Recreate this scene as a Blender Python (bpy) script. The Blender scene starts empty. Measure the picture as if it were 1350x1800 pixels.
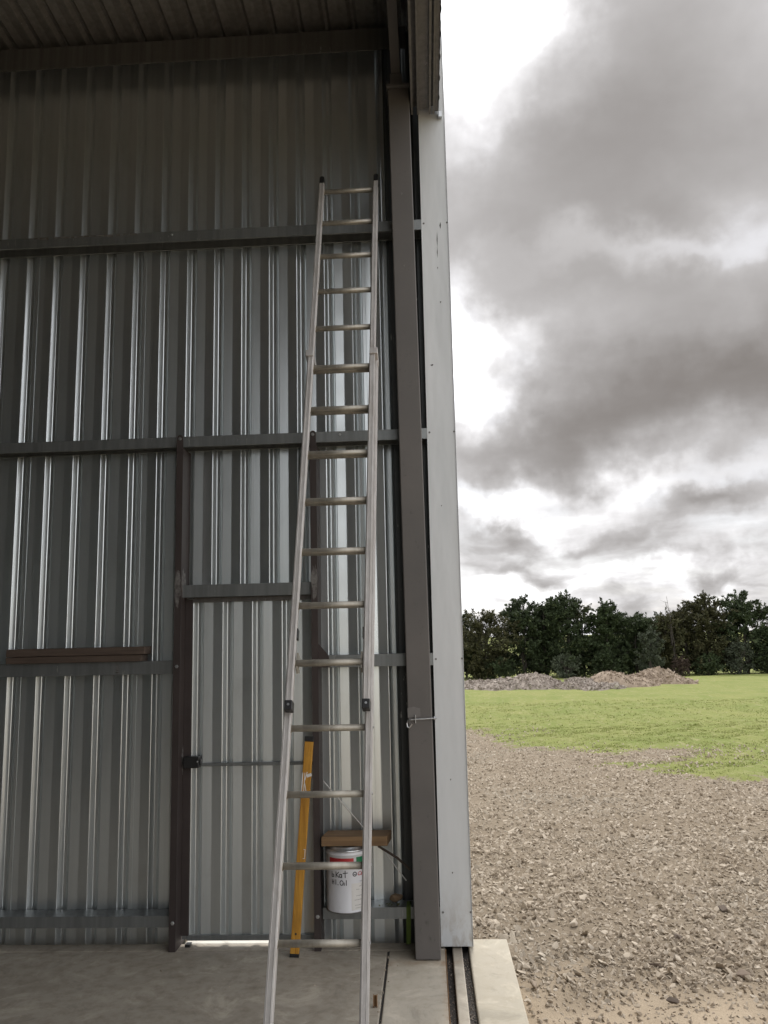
import bpy, bmesh, math, random
import numpy as np
from mathutils import Vector, Matrix
R = math.radians
scene = bpy.context.scene
col = scene.collection

# ------------------------------------------------------------------ camera
F_PX, CX, CY = 1416.0, 675.0, 900.0          # photo 1350 x 1800
up = Vector((464 - CX, 9050.0, F_PX)).normalized()      # world axes seen in camera space (x right, y up, z forward)
fy = Vector((750 - CX, -(1120 - CY), F_PX))
fy = (fy - up * fy.dot(up)).normalized()
rx = fy.cross(up)
if rx.x < 0:
    rx = -rx
CAM = Vector((0.0, 0.0, 1.8))
M = Matrix(((rx.x, rx.y, -rx.z), (fy.x, fy.y, -fy.z), (up.x, up.y, -up.z)))   # columns: camera axes in the world
camd = bpy.data.cameras.new('camera')
cam = bpy.data.objects.new('camera', camd)
col.objects.link(cam)
cam.matrix_world = Matrix.Translation(CAM) @ M.to_4x4()
camd.sensor_fit = 'VERTICAL'
camd.sensor_height = 24.0
camd.lens = 24.0 * F_PX / 1800.0
camd.clip_start = 0.05
camd.clip_end = 3000
scene.camera = cam

# ------------------------------------------------------------------ sky, sun, exposure
SUN_EL, SUN_AZ = 47.0, 8.0                    # azimuth from +Y towards +X
sun_dir = Vector((math.sin(R(SUN_AZ)) * math.cos(R(SUN_EL)), math.cos(R(SUN_AZ)) * math.cos(R(SUN_EL)), math.sin(R(SUN_EL))))
sd = bpy.data.lights.new('sun', 'SUN')
sd.energy = 1.5
sd.angle = R(14)
sd.color = (1.0, 0.95, 0.87)
so = bpy.data.objects.new('sun', sd)
col.objects.link(so)
so.location = (0, 0, 40)
so.rotation_euler = (-sun_dir).to_track_quat('-Z', 'Y').to_euler()

scene.view_settings.view_transform = 'Standard'
scene.view_settings.look = 'None'
scene.view_settings.gamma = 1.0
scene.view_settings.exposure = 0.65
SKY_BASE = 1.12
scene.view_settings.use_curve_mapping = False
scene.cycles.use_denoising = True
scene.cycles.max_bounces = 10
scene.cycles.diffuse_bounces = 6
scene.cycles.glossy_bounces = 5
scene.cycles.sample_clamp_indirect = 6.0


class NT:
    """small helper to write node graphs"""
    def __init__(self, tree):
        self.t = tree
        tree.nodes.clear()

    def n(self, kind, **kw):
        nd = self.t.nodes.new(kind)
        for k, v in kw.items():
            setattr(nd, k, v)
        return nd

    def put(self, sock, v):
        if v is None:
            return
        if isinstance(v, bpy.types.NodeSocket):
            self.t.links.new(v, sock)
        else:
            if sock.type == 'RGBA' and not isinstance(v, (int, float)) and len(v) == 3:
                v = (*v, 1)
            sock.default_value = v

    def math(self, op, a, b=None, c=None, clamp=False):
        nd = self.n('ShaderNodeMath', operation=op, use_clamp=clamp)
        self.put(nd.inputs[0], a)
        if b is not None:
            self.put(nd.inputs[1], b)
        if c is not None:
            self.put(nd.inputs[2], c)
        return nd.outputs[0]

    def vmath(self, op, a, b=None):
        nd = self.n('ShaderNodeVectorMath', operation=op)
        self.put(nd.inputs[0], a)
        if b is not None:
            self.put(nd.inputs[1], b)
        return nd.outputs['Value'] if op in ('DOT_PRODUCT', 'LENGTH', 'DISTANCE') else nd.outputs[0]

    def noise(self, vec, scale, detail=4, rough=0.5, dist=0.0):
        nd = self.n('ShaderNodeTexNoise')
        self.put(nd.inputs['Vector'], vec)
        nd.inputs['Scale'].default_value = scale
        nd.inputs['Detail'].default_value = detail
        nd.inputs['Roughness'].default_value = rough
        nd.inputs['Distortion'].default_value = dist
        return nd.outputs[0]

    def voronoi(self, vec, scale, out=0, feature='F1'):
        nd = self.n('ShaderNodeTexVoronoi', feature=feature)
        self.put(nd.inputs['Vector'], vec)
        nd.inputs['Scale'].default_value = scale
        return nd.outputs[out]

    def ramp(self, fac, stops, interp='LINEAR'):
        nd = self.n('ShaderNodeValToRGB')
        cr = nd.color_ramp
        cr.interpolation = interp
        while len(cr.elements) < len(stops):
            cr.elements.new(0.5)
        for e, (p, c) in zip(cr.elements, stops):
            e.position = p
            e.color = (*c, 1) if not isinstance(c, (int, float)) else (c, c, c, 1)
        self.put(nd.inputs[0], fac)
        return nd.outputs[0]

    def mix(self, fac, a, b, mode='MIX'):
        nd = self.n('ShaderNodeMix', data_type='RGBA', blend_type=mode)
        self.put(nd.inputs[0], fac)
        self.put(nd.inputs[6], a)
        self.put(nd.inputs[7], b)
        return nd.outputs[2]

    def mapping(self, vec, scale=(1, 1, 1), loc=(0, 0, 0), rot=(0, 0, 0)):
        nd = self.n('ShaderNodeMapping')
        self.put(nd.inputs[0], vec)
        nd.inputs['Location'].default_value = loc
        nd.inputs['Rotation'].default_value = rot
        nd.inputs['Scale'].default_value = scale
        return nd.outputs[0]


world = bpy.data.worlds.new('World')
scene.world = world
world.use_nodes = True
w = NT(world.node_tree)
tc = w.n('ShaderNodeTexCoord')
dirv = tc.outputs['Generated']
sep = w.n('ShaderNodeSeparateXYZ')
w.put(sep.inputs[0], dirv)
zz = w.math('MAXIMUM', sep.outputs[2], 0.0)
s_ = w.math('DIVIDE', 1.0, w.math('ADD', zz, 0.17))
cmb = w.n('ShaderNodeCombineXYZ')
w.put(cmb.inputs[0], w.math('MULTIPLY', sep.outputs[0], s_))
w.put(cmb.inputs[1], w.math('MULTIPLY', sep.outputs[1], s_))
pv = cmb.outputs[0]
n_a = w.n('ShaderNodeTexNoise'); w.put(n_a.inputs['Vector'], dirv); n_a.inputs['Scale'].default_value = 4.5; n_a.inputs['Detail'].default_value = 5; n_a.inputs['Roughness'].default_value = 0.55
n_b = w.n('ShaderNodeTexNoise'); w.put(n_b.inputs['Vector'], dirv); n_b.inputs['Scale'].default_value = 19; n_b.inputs['Detail'].default_value = 5; n_b.inputs['Roughness'].default_value = 0.6
wv = w.vmath('ADD', w.vmath('MULTIPLY', w.vmath('SUBTRACT', n_a.outputs[1], (0.5, 0.5, 0.5)), (0.26, 0.26, 0.26)),
             w.vmath('MULTIPLY', w.vmath('SUBTRACT', n_b.outputs[1], (0.5, 0.5, 0.5)), (0.05, 0.05, 0.05)))
dw = w.vmath('ADD', dirv, wv)
sw = w.n('ShaderNodeSeparateXYZ')
w.put(sw.inputs[0], dw)
yy_ = w.math('MAXIMUM', sw.outputs[1], 0.02)
uu, vv = w.math('DIVIDE', sw.outputs[0], yy_), w.math('DIVIDE', sw.outputs[2], yy_)


def lobe(px, py, sx, sy, amp):
    """one soft bank of cloud, centred on a direction of the sky (given as a photo position), sizes as photo angles"""
    d = M @ Vector((px - CX, -(py - CY), -F_PX))
    k = d.length / F_PX
    u0, v0 = d.x / d.y, d.z / d.y
    a = w.math('POWER', w.math('MULTIPLY', w.math('SUBTRACT', uu, u0), F_PX / sx / 1.1), 2.0)
    b = w.math('POWER', w.math('MULTIPLY', w.math('SUBTRACT', vv, v0), F_PX / sy / (1.0 + v0 * v0)), 2.0)
    return w.math('MULTIPLY', w.math('EXPONENT', w.math('MULTIPLY', w.math('ADD', a, b), -0.5)), amp)


big = w.noise(w.mapping(pv, (1.0, 1.1, 1), (3.1, 1.7, 0.4)), 1.3, 5, 0.5, 0.2)
fine = w.noise(w.mapping(pv, (1.0, 1.15, 1), (7.3, 2.2, 0.9)), 3.6, 6, 0.55, 0.25)
hz = w.math('SUBTRACT', 1.0, w.math('MULTIPLY', zz, 5.5), clamp=True)
t = w.math('ADD', SKY_BASE, w.math('MULTIPLY', w.math('SUBTRACT', big, 0.5), 0.34))
puff = w.noise(w.vmath('ADD', w.mapping(dirv, (9, 9, 30)), w.vmath('MULTIPLY', wv, (6, 6, 6))), 1.0, 5, 0.5, 0.3)
t = w.math('ADD', t, w.math('MULTIPLY', w.math('SUBTRACT', fine, 0.5), 0.13))
t = w.math('ADD', t, w.math('MULTIPLY', w.math('SUBTRACT', puff, 0.47), w.math('MULTIPLY', hz, 1.7)))
for L_ in ((1060, 380, 560, 480, -0.65), (1080, 980, 500, 90, -0.05),                                  # the big grey bank
           (795, 50, 70, 90, 0.72), (890, 10, 60, 45, 0.22), (925, 200, 60, 35, 0.12),
           (1150, 445, 150, 26, 0.22), (1325, 400, 50, 55, 0.14),
           (830, 615, 55, 55, 0.62), (795, 520, 40, 50, 0.22), (930, 560, 80, 35, 0.12),
           (1210, 690, 240, 50, -0.20), (1340, 650, 90, 55, -0.14), (880, 745, 90, 30, -0.10), (1040, 740, 100, 40, -0.10),
           (1080, 842, 190, 24, 0.24), (870, 845, 60, 22, 0.18),
           (895, 888, 38, 20, -0.34), (1275, 876, 70, 22, -0.30), (1060, 925, 120, 16, -0.13), (1000, 890, 90, 22, 0.10), (930, 1010, 120, 16, 0.10), (900, 985, 60, 14, -0.12), (1250, 975, 120, 12, -0.10), (1200, 1010, 160, 14, 0.10)):
    t = w.math('ADD', t, lobe(*L_))
cloud = w.ramp(w.math('MULTIPLY', t, 0.8), [(0.0, (0.085, 0.070, 0.060)), (0.18, (0.150, 0.136, 0.127)), (0.34, (0.235, 0.222, 0.216)), (0.50, (0.37, 0.358, 0.356)),
                   (0.64, (0.58, 0.57, 0.575)), (0.80, (0.92, 0.92, 0.935)), (1.0, (1.38, 1.39, 1.42))])
cloud10 = w.mix(1.0, cloud, (10, 10, 10), 'MULTIPLY')
sky = w.n('ShaderNodeTexSky', sky_type='NISHITA')
sky.sun_disc = False
sky.sun_elevation = R(SUN_EL)
sky.sun_rotation = R(SUN_AZ)
gap = w.math('MULTIPLY', w.math('SUBTRACT', t, 0.6), 1.6, clamp=True)
gap = w.math('MULTIPLY', gap, w.ramp(w.noise(pv, 2.3, 3, 0.5), [(0.45, 0.0), (0.62, 0.3)]))
skycol = w.mix(gap, cloud10, sky.outputs[0])
bg = w.n('ShaderNodeBackground')
w.put(bg.inputs[0], skycol)
bg.inputs[1].default_value = 0.1
out = w.n('ShaderNodeOutputWorld')
w.put(out.inputs[0], bg.outputs[0])

# ------------------------------------------------------------------ mesh helpers
rng = np.random.default_rng(7)
random.seed(7)
WLOC = {}


def tag(o, label=None, cat=None, group=None, kind=None):
    if label: o['label'] = label
    if cat: o['category'] = cat
    if group: o['group'] = group
    if kind: o['kind'] = kind
    return o


def empty(name, loc=(0, 0, 0), parent=None, **kw):
    o = bpy.data.objects.new(name, None)
    o.empty_display_size = 0.1
    col.objects.link(o)
    if parent is not None:
        o.parent = parent
        o.location = Vector(loc) - WLOC[parent]
    else:
        o.location = loc
    WLOC[o] = Vector(loc)
    return tag(o, **kw)


class MB:
    def __init__(self):
        self.v, self.f, self.sm = [], [], []

    def add(self, vs, fs, smooth=False):
        b = len(self.v)
        self.v += [tuple(p) for p in vs]
        self.f += [tuple(i + b for i in f) for f in fs]
        self.sm += [smooth] * len(fs)
        return self

    def box(self, a, b):
        x0, y0, z0 = a
        x1, y1, z1 = b
        return self.add([(x0, y0, z0), (x1, y0, z0), (x1, y1, z0), (x0, y1, z0), (x0, y0, z1), (x1, y0, z1), (x1, y1, z1), (x0, y1, z1)],
                        [(3, 2, 1, 0), (4, 5, 6, 7), (0, 1, 5, 4), (1, 2, 6, 5), (2, 3, 7, 6), (3, 0, 4, 7)])

    def prism(self, prof, p0, p1, ux, uy, caps=True, smooth=False):
        """2-D profile (closed) swept from p0 to p1; ux, uy are the profile axes"""
        p0, p1, ux, uy = Vector(p0), Vector(p1), Vector(ux), Vector(uy)
        n = len(prof)
        vs = [p0 + ux * a + uy * b for a, b in prof] + [p1 + ux * a + uy * b for a, b in prof]
        fs = [(i, (i + 1) % n, n + (i + 1) % n, n + i) for i in range(n)]
        if caps:
            fs += [tuple(range(n))[::-1], tuple(range(n, 2 * n))]
        return self.add(vs, fs, smooth)

    def tube(self, pts, r, n=8, smooth=True):
        pts = [Vector(p) for p in pts]
        rs = r if isinstance(r, (list, tuple)) else [r] * len(pts)
        vs = []
        for i, p in enumerate(pts):
            d = (pts[min(i + 1, len(pts) - 1)] - pts[max(i - 1, 0)]).normalized()
            a = d.cross(Vector((0.31, 0.22, 0.92))).normalized() if abs(d.z) < 0.95 else d.cross(Vector((1, 0.1, 0))).normalized()
            b = d.cross(a)
            vs += [p + (a * math.cos(2 * math.pi * k / n) + b * math.sin(2 * math.pi * k / n)) * rs[i] for k in range(n)]
        fs = [(i * n + k, i * n + (k + 1) % n, (i + 1) * n + (k + 1) % n, (i + 1) * n + k) for i in range(len(pts) - 1) for k in range(n)]
        self.add(vs, fs, smooth)
        return self.add([vs[k] for k in range(n)] + [vs[(len(pts) - 1) * n + k] for k in range(n)],
                        [tuple(range(n))[::-1], tuple(range(n, 2 * n))])

    def lathe(self, prof, c, n=48):
        """(radius, z) profile about the vertical axis through c"""
        vs = [(c[0] + r * math.cos(2 * math.pi * k / n), c[1] + r * math.sin(2 * math.pi * k / n), c[2] + z) for r, z in prof for k in range(n)]
        fs = [(i * n + k, i * n + (k + 1) % n, (i + 1) * n + (k + 1) % n, (i + 1) * n + k) for i in range(len(prof) - 1) for k in range(n)]
        return self.add(vs, fs, True)

    def build(self, name, m, parent=None, bevel=0, fix=True, **kw):
        me = bpy.data.meshes.new(name)
        off = WLOC[parent] if parent is not None else Vector((0, 0, 0))
        org = off
        if parent is None:
            a = np.array(self.v)
            org = Vector(((a[:, 0].min() + a[:, 0].max()) / 2, (a[:, 1].min() + a[:, 1].max()) / 2, a[:, 2].min()))
        me.from_pydata([tuple(Vector(p) - org) for p in self.v], [], self.f)
        me.polygons.foreach_set('use_smooth', self.sm)
        if fix:
            bm = bmesh.new()
            bm.from_mesh(me)
            bmesh.ops.recalc_face_normals(bm, faces=bm.faces)
            bm.to_mesh(me)
            bm.free()
        me.materials.append(m)
        o = bpy.data.objects.new(name, me)
        col.objects.link(o)
        if parent is not None:
            o.parent = parent
        else:
            o.location = org
        WLOC[o] = org
        if bevel:
            b = o.modifiers.new('bevel', 'BEVEL')
            b.width = bevel
            b.segments = 2
            b.limit_method = 'ANGLE'
            b.angle_limit = R(40)
        return tag(o, **kw)


def big_mesh(name, verts, faces, m, parent=None, attr=None, smooth=False, **kw):
    """numpy verts (n,3) + faces (k,3|4) of one size; attr: dict of point float arrays"""
    me = bpy.data.meshes.new(name)
    k = faces.shape[1]
    me.vertices.add(len(verts))
    me.vertices.foreach_set('co', np.ascontiguousarray(verts, np.float32).ravel())
    me.loops.add(faces.size)
    me.loops.foreach_set('vertex_index', np.ascontiguousarray(faces, np.int32).ravel())
    me.polygons.add(len(faces))
    me.polygons.foreach_set('loop_start', np.arange(0, faces.size, k, dtype=np.int32))
    me.polygons.foreach_set('use_smooth', np.full(len(faces), smooth))
    me.update(calc_edges=True)
    for nm, arr in (attr or {}).items():
        a = me.attributes.new(nm, 'FLOAT', 'POINT')
        a.data.foreach_set('value', np.ascontiguousarray(arr, np.float32))
    me.materials.append(m)
    o = bpy.data.objects.new(name, me)
    col.objects.link(o)
    if parent is not None:
        o.parent = parent
    return tag(o, **kw)


# ------------------------------------------------------------------ materials
MATS = {}


def mat(name):
    m = bpy.data.materials.new(name)
    m.use_nodes = True
    g = NT(m.node_tree)
    o = g.n('ShaderNodeOutputMaterial')
    b = g.n('ShaderNodeBsdfPrincipled')
    g.put(o.inputs[0], b.outputs[0])
    pos = g.n('ShaderNodeNewGeometry').outputs['Position']
    MATS[name] = m
    return m, g, b, pos


def bump(g, b, h, strength, dist=0.01):
    nd = g.n('ShaderNodeBump')
    nd.inputs['Strength'].default_value = strength
    nd.inputs['Distance'].default_value = dist
    g.put(nd.inputs['Height'], h)
    g.put(b.inputs['Normal'], nd.outputs[0])


def zinc(name, base, dark, rough, metal, streak=0.35, dirt=(0.16, 0.15, 0.13), rvar=0.05, bmp=0.06, scuff=0.8, spang=0.18, splash=None):
    m, g, b, p = mat(name)
    st = g.noise(g.mapping(p, (26, 26, 0.7)), 1.0, 5, 0.6)
    sp = g.noise(p, 95, 3, 0.7)
    c = g.mix(g.ramp(st, [(0.36, 0.0), (0.66, 1.0)]), dark, base)
    c = g.mix(g.math('MULTIPLY', sp, spang), c, tuple(x * 1.2 for x in base))
    lo = g.noise(g.mapping(p, (5, 5, 2.2)), 1.0, 6, 0.65, 0.6)
    c = g.mix(g.math('MULTIPLY', g.ramp(lo, [(0.52, 0.0), (0.74, 1.0)]), streak), c, dirt)
    # pale scuffs and drips
    sc = g.noise(g.mapping(p, (60, 60, 9)), 1.0, 3, 0.7)
    where = g.noise(g.mapping(p, (2.5, 2.5, 1.6), (9, 2, 1)), 1.0, 2, 0.5)
    scf = g.math('MULTIPLY', g.ramp(sc, [(0.645, 0.0), (0.71, 1.0)]), g.ramp(where, [(0.54, 0.0), (0.62, scuff)]))
    c = g.mix(scf, c, (0.62, 0.62, 0.6))
    mt = metal
    if splash:                                   # dried white splashes running down one part of the sheet
        (x0, x1, z0, z1) = splash
        sx = g.n('ShaderNodeSeparateXYZ')
        g.put(sx.inputs[0], p)
        fx = g.math('SUBTRACT', 1.0, g.math('ABSOLUTE', g.math('DIVIDE', g.math('SUBTRACT', sx.outputs[0], (x0 + x1) / 2), (x1 - x0) / 2)), clamp=True)
        fz = g.math('SUBTRACT', 1.0, g.math('ABSOLUTE', g.math('DIVIDE', g.math('SUBTRACT', sx.outputs[2], (z0 + z1) / 2), (z1 - z0) / 2)), clamp=True)
        k = g.math('POWER', g.math('MULTIPLY', fx, fz), 0.35)
        sn_ = g.noise(g.mapping(p, (70, 70, 26)), 1.0, 4, 0.75, 0.5)
        sf = g.math('MULTIPLY', g.ramp(g.math('ADD', sn_, g.math('MULTIPLY', k, 0.14)), [(0.70, 0.0), (0.76, 1.0)]), 0.8)
        c = g.mix(sf, c, (0.66, 0.66, 0.64))
        mt = g.math('MULTIPLY', g.math('SUBTRACT', 1.0, sf), metal)
    g.put(b.inputs['Base Color'], c)
    g.put(b.inputs['Metallic'], mt)
    g.put(b.inputs['Roughness'], g.math('ADD', rough - rvar / 2, g.math('MULTIPLY', sp, rvar)))
    bump(g, b, g.noise(g.mapping(p, (6, 6, 1.6)), 1.0, 2, 0.4), bmp, 0.02)
    return m


M_SHEET = zinc('galvanised_sheet', (0.72, 0.755, 0.76), (0.67, 0.705, 0.71), 0.29, 0.89, 0.14, (0.2, 0.19, 0.17), 0.015, 0.02, 0.45, 0.08)
M_DOORSHEET = zinc('door_sheet_metal', (0.72, 0.755, 0.76), (0.67, 0.705, 0.71), 0.32, 0.84, 0.2, (0.2, 0.19, 0.17), 0.02, 0.03, 0.6, 0.08, (-1.12, -0.86, 0.15, 1.35))
M_SHEET_SHADE = zinc('shade_painted_sheet', (0.10, 0.105, 0.105), (0.07, 0.074, 0.074), 0.4, 0.6)  # same wall sheet, with the shade around the post painted into its colour
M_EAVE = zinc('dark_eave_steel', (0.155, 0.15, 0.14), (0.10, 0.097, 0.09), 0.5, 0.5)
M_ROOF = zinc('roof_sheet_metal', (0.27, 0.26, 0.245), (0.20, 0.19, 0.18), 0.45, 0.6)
M_GIRT = zinc('galvanised_section', (0.28, 0.293, 0.293), (0.215, 0.226, 0.226), 0.42, 0.68, 0.2)
M_TRACK = zinc('track_metal', (0.20, 0.19, 0.185), (0.14, 0.135, 0.13), 0.5, 0.5)
M_ALU = zinc('weathered_aluminium', (0.55, 0.53, 0.51), (0.42, 0.395, 0.375), 0.5, 0.4, 0.45, (0.33, 0.28, 0.22))
M_RUNG = zinc('worn_rung_aluminium', (0.42, 0.39, 0.335), (0.31, 0.285, 0.24), 0.45, 0.5, 0.5, (0.17, 0.14, 0.10))
M_BRIGHT = zinc('bright_zinc', (0.66, 0.67, 0.68), (0.5, 0.51, 0.52), 0.3, 0.9, 0.1)


def paint(name, c1, c2, rough, scale=3.0, spot=None, spot_amt=0.5, bmp=0.05, spots_scale=30):
    m, g, b, p = mat(name)
    n1 = g.noise(p, scale, 6, 0.6, 0.3)
    c = g.mix(g.ramp(n1, [(0.3, 0.0), (0.7, 1.0)]), c1, c2)
    n2 = g.noise(p, spots_scale, 4, 0.7)
    if spot:
        c = g.mix(g.math('MULTIPLY', g.ramp(n2, [(0.62, 0.0), (0.72, 1.0)]), spot_amt), c, spot)
    g.put(b.inputs['Base Color'], c)
    g.put(b.inputs['Roughness'], g.math('ADD', rough - 0.06, g.math('MULTIPLY', n1, 0.12)))
    if bmp:
        bump(g, b, n2, bmp, 0.004)
    return m


M_POST = paint('grey_brown_paint', (0.098, 0.091, 0.086), (0.128, 0.117, 0.109), 0.55, 1.6, (0.06, 0.053, 0.05), 0.5, 0.12, 18)
M_PRIMER = paint('brown_red_primer', (0.034, 0.025, 0.023), (0.050, 0.037, 0.034), 0.6, 5.0, (0.035, 0.025, 0.022), 0.5)
M_PATCH = paint('zinc_touch_up', (0.05, 0.042, 0.039), (0.22, 0.21, 0.20), 0.6, 34.0)
M_PATCH2 = paint('grey_touch_up', (0.135, 0.125, 0.118), (0.165, 0.155, 0.148), 0.6, 22.0)
M_BLACK = paint('black_plastic', (0.012, 0.012, 0.013), (0.02, 0.02, 0.02), 0.45, 8.0)
M_TIMBER_DK = None


def flashing_mat():
    m, g, b, p = mat('pale_flashing')
    n1 = g.noise(g.mapping(p, (6, 6, 0.8)), 1.0, 5, 0.6)
    c = g.mix(g.ramp(n1, [(0.3, 0.0), (0.7, 1.0)]), (0.555, 0.575, 0.585), (0.625, 0.64, 0.65))
    sp = g.noise(p, 34, 4, 0.75)
    c = g.mix(g.math('MULTIPLY', g.ramp(sp, [(0.70, 0.0), (0.76, 1.0)]), 0.45), c, (0.25, 0.24, 0.23))
    # splash dirt and rust near the ground
    sx = g.n('ShaderNodeSeparateXYZ')
    g.put(sx.inputs[0], p)
    low = g.math('SUBTRACT', 1.0, g.math('MULTIPLY', sx.outputs[2], 2.2), clamp=True)
    nd = g.noise(g.mapping(p, (22, 22, 9)), 1.0, 5, 0.7, 0.8)
    f = g.math('MULTIPLY', g.math('POWER', low, 2.0), g.ramp(nd, [(0.42, 0.0), (0.65, 1.0)]))
    c = g.mix(g.math('MULTIPLY', f, 0.7), c, (0.30, 0.235, 0.165))
    g.put(b.inputs['Base Color'], c)
    b.inputs['Roughness'].default_value = 0.42
    b.inputs['Metallic'].default_value = 0.1
    bump(g, b, g.noise(g.mapping(p, (5, 5, 1.2)), 1.0, 3, 0.5), 0.16, 0.05)
    return m


M_FLASH = flashing_mat()


def wood(name, c1, c2, axis, rough=0.75, scale=1.0):
    m, g, b, p = mat(name)
    sc = [38 * scale] * 3
    sc[axis] = 2.2 * scale
    n1 = g.noise(g.mapping(p, tuple(sc)), 1.0, 6, 0.65, 0.7)
    n2 = g.noise(p, 6, 4, 0.6)
    c = g.mix(g.ramp(n1, [(0.3, 0.0), (0.68, 1.0)]), c1, c2)
    c = g.mix(g.math('MULTIPLY', g.ramp(n2, [(0.5, 0.0), (0.8, 1.0)]), 0.5), c, tuple(x * 0.5 for x in c1))
    g.put(b.inputs['Base Color'], c)
    b.inputs['Roughness'].default_value = rough
    bump(g, b, n1, 0.35, 0.004)
    return m


M_PLANK = wood('old_brown_timber', (0.062, 0.043, 0.033), (0.115, 0.083, 0.062), 0)
M_BLOCK = wood('stained_pine', (0.135, 0.078, 0.036), (0.23, 0.14, 0.068), 0)
M_YELLOW = wood('worn_yellow_timber', (0.30, 0.125, 0.010), (0.60, 0.31, 0.040), 2, 0.55)


def concrete(name, c1, c2, stain, samt, rust=False):
    m, g, b, p = mat(name)
    n1 = g.noise(p, 1.7, 7, 0.62, 0.4)
    n2 = g.noise(p, 14, 6, 0.65)
    n3 = g.noise(p, 160, 3, 0.7)
    c = g.mix(g.ramp(n1, [(0.32, 0.0), (0.68, 1.0)]), c1, c2)
    c = g.mix(g.math('MULTIPLY', g.ramp(n2, [(0.45, 0.0), (0.75, 1.0)]), samt), c, stain)
    c = g.mix(g.math('MULTIPLY', g.ramp(n3, [(0.55, 0.0), (0.75, 1.0)]), 0.25), c, tuple(x * 0.55 for x in c1))
    n4 = g.noise(g.mapping(p, (1, 1, 1), (4, 1, 2)), 3.6, 7, 0.7, 1.2)
    c = g.mix(g.math('MULTIPLY', g.ramp(n4, [(0.53, 0.0), (0.66, 1.0)]), 0.55), c, tuple(min(1, x * 1.4) for x in c2))
    c = g.mix(g.math('MULTIPLY', g.ramp(n4, [(0.34, 1.0), (0.44, 0.0)]), 0.5), c, tuple(x * 0.62 for x in c1))
    spk = g.voronoi(p, 38)
    c = g.mix(g.math('MULTIPLY', g.ramp(spk, [(0.04, 1.0), (0.07, 0.0)]), g.ramp(n1, [(0.5, 0.0), (0.6, 0.7)])), c, (0.06, 0.05, 0.04))
    if rust:
        sx = g.n('ShaderNodeSeparateXYZ')
        g.put(sx.inputs[0], p)
        near = g.math('SUBTRACT', 1.0, g.math('DIVIDE', g.math('ABSOLUTE', g.math('SUBTRACT', sx.outputs[0], 0.055)), 0.035), clamp=True)
        foot = g.math('SUBTRACT', 1.0, g.math('DIVIDE', g.math('ABSOLUTE', g.math('SUBTRACT', sx.outputs[1], 4.85)), 0.07), clamp=True)
        foot = g.math('MULTIPLY', foot, g.math('ADD', 0.35, near, clamp=True))
        rf_ = g.math('MULTIPLY', g.math('MAXIMUM', g.math('MULTIPLY', near, 0.55), foot), g.ramp(n2, [(0.35, 0.3), (0.65, 1.0)]))
        c = g.mix(rf_, c, (0.30, 0.165, 0.07))
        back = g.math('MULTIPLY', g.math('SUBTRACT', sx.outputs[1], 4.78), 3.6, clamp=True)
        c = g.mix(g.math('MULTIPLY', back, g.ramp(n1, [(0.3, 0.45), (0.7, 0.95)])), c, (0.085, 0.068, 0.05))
    g.put(b.inputs['Base Color'], c)
    g.put(b.inputs['Roughness'], g.math('ADD', 0.55, g.math('MULTIPLY', n2, 0.3)))
    bump(g, b, g.math('ADD', n3, g.math('MULTIPLY', n2, 2.0)), 0.12, 0.004)
    return m


M_FLOOR = concrete('shed_concrete', (0.285, 0.25, 0.20), (0.37, 0.33, 0.27), (0.15, 0.115, 0.075), 0.55)
M_STRIP = concrete('strip_concrete', (0.42, 0.375, 0.30), (0.48, 0.43, 0.355), (0.24, 0.185, 0.125), 0.35, True)
M_APRON = concrete('apron_concrete', (0.40, 0.36, 0.28), (0.45, 0.405, 0.325), (0.35, 0.29, 0.21), 0.3)
M_SILL = concrete('sill_glare_concrete', (0.56, 0.53, 0.47), (0.62, 0.59, 0.53), (0.48, 0.44, 0.37), 0.2)  # sill colour raised to paint in the daylight glare under the door
M_DIRT = paint('dark_grit', (0.022, 0.02, 0.019), (0.06, 0.052, 0.046), 0.8, 26, (0.22, 0.2, 0.18), 0.8, 0.5, 70)
M_RUST = paint('rusty_steel', (0.16, 0.085, 0.035), (0.26, 0.15, 0.07), 0.85, 20, (0.08, 0.045, 0.03), 0.6, 0.3)
M_SEAL = paint('joint_sealant', (0.02, 0.018, 0.016), (0.035, 0.03, 0.026), 0.7, 30)


def stone_mat(name, stops, patch=None):
    m, g, b, p = mat(name)
    a = g.n('ShaderNodeAttribute', attribute_name='tint')
    c = g.ramp(a.outputs['Fac'], stops)
    n = g.noise(p, 60, 4, 0.7)
    c = g.mix(g.math('MULTIPLY', n, 0.35), c, tuple(x * 0.7 for x in stops[0][1]))
    if patch:
        pn = g.noise(p, 0.55, 3, 0.5)
        c = g.mix(g.math('MULTIPLY', g.ramp(pn, [(0.5, 0.0), (0.66, 1.0)]), 0.4), c, patch)
    g.put(b.inputs['Base Color'], c)
    b.inputs['Roughness'].default_value = 0.85
    bump(g, b, n, 0.3, 0.004)
    return m


M_STONE = stone_mat('crushed_rock', [(0.0, (0.20, 0.155, 0.11)), (0.3, (0.36, 0.295, 0.22)), (0.7, (0.47, 0.395, 0.305)), (1.0, (0.57, 0.495, 0.40))], (0.36, 0.325, 0.265))
M_ROCK = stone_mat('yard_rock', [(0.0, (0.07, 0.05, 0.036)), (0.3, (0.17, 0.125, 0.09)), (0.7, (0.40, 0.32, 0.24)), (1.0, (0.58, 0.50, 0.40))])
M_PILE_GREY = stone_mat('grey_rubble', [(0.0, (0.135, 0.108, 0.09)), (0.5, (0.27, 0.225, 0.188)), (1.0, (0.46, 0.41, 0.36))])
M_PILE_BROWN = stone_mat('brown_rubble', [(0.0, (0.15, 0.11, 0.078)), (0.5, (0.28, 0.215, 0.155)), (1.0, (0.42, 0.345, 0.27))])


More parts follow.
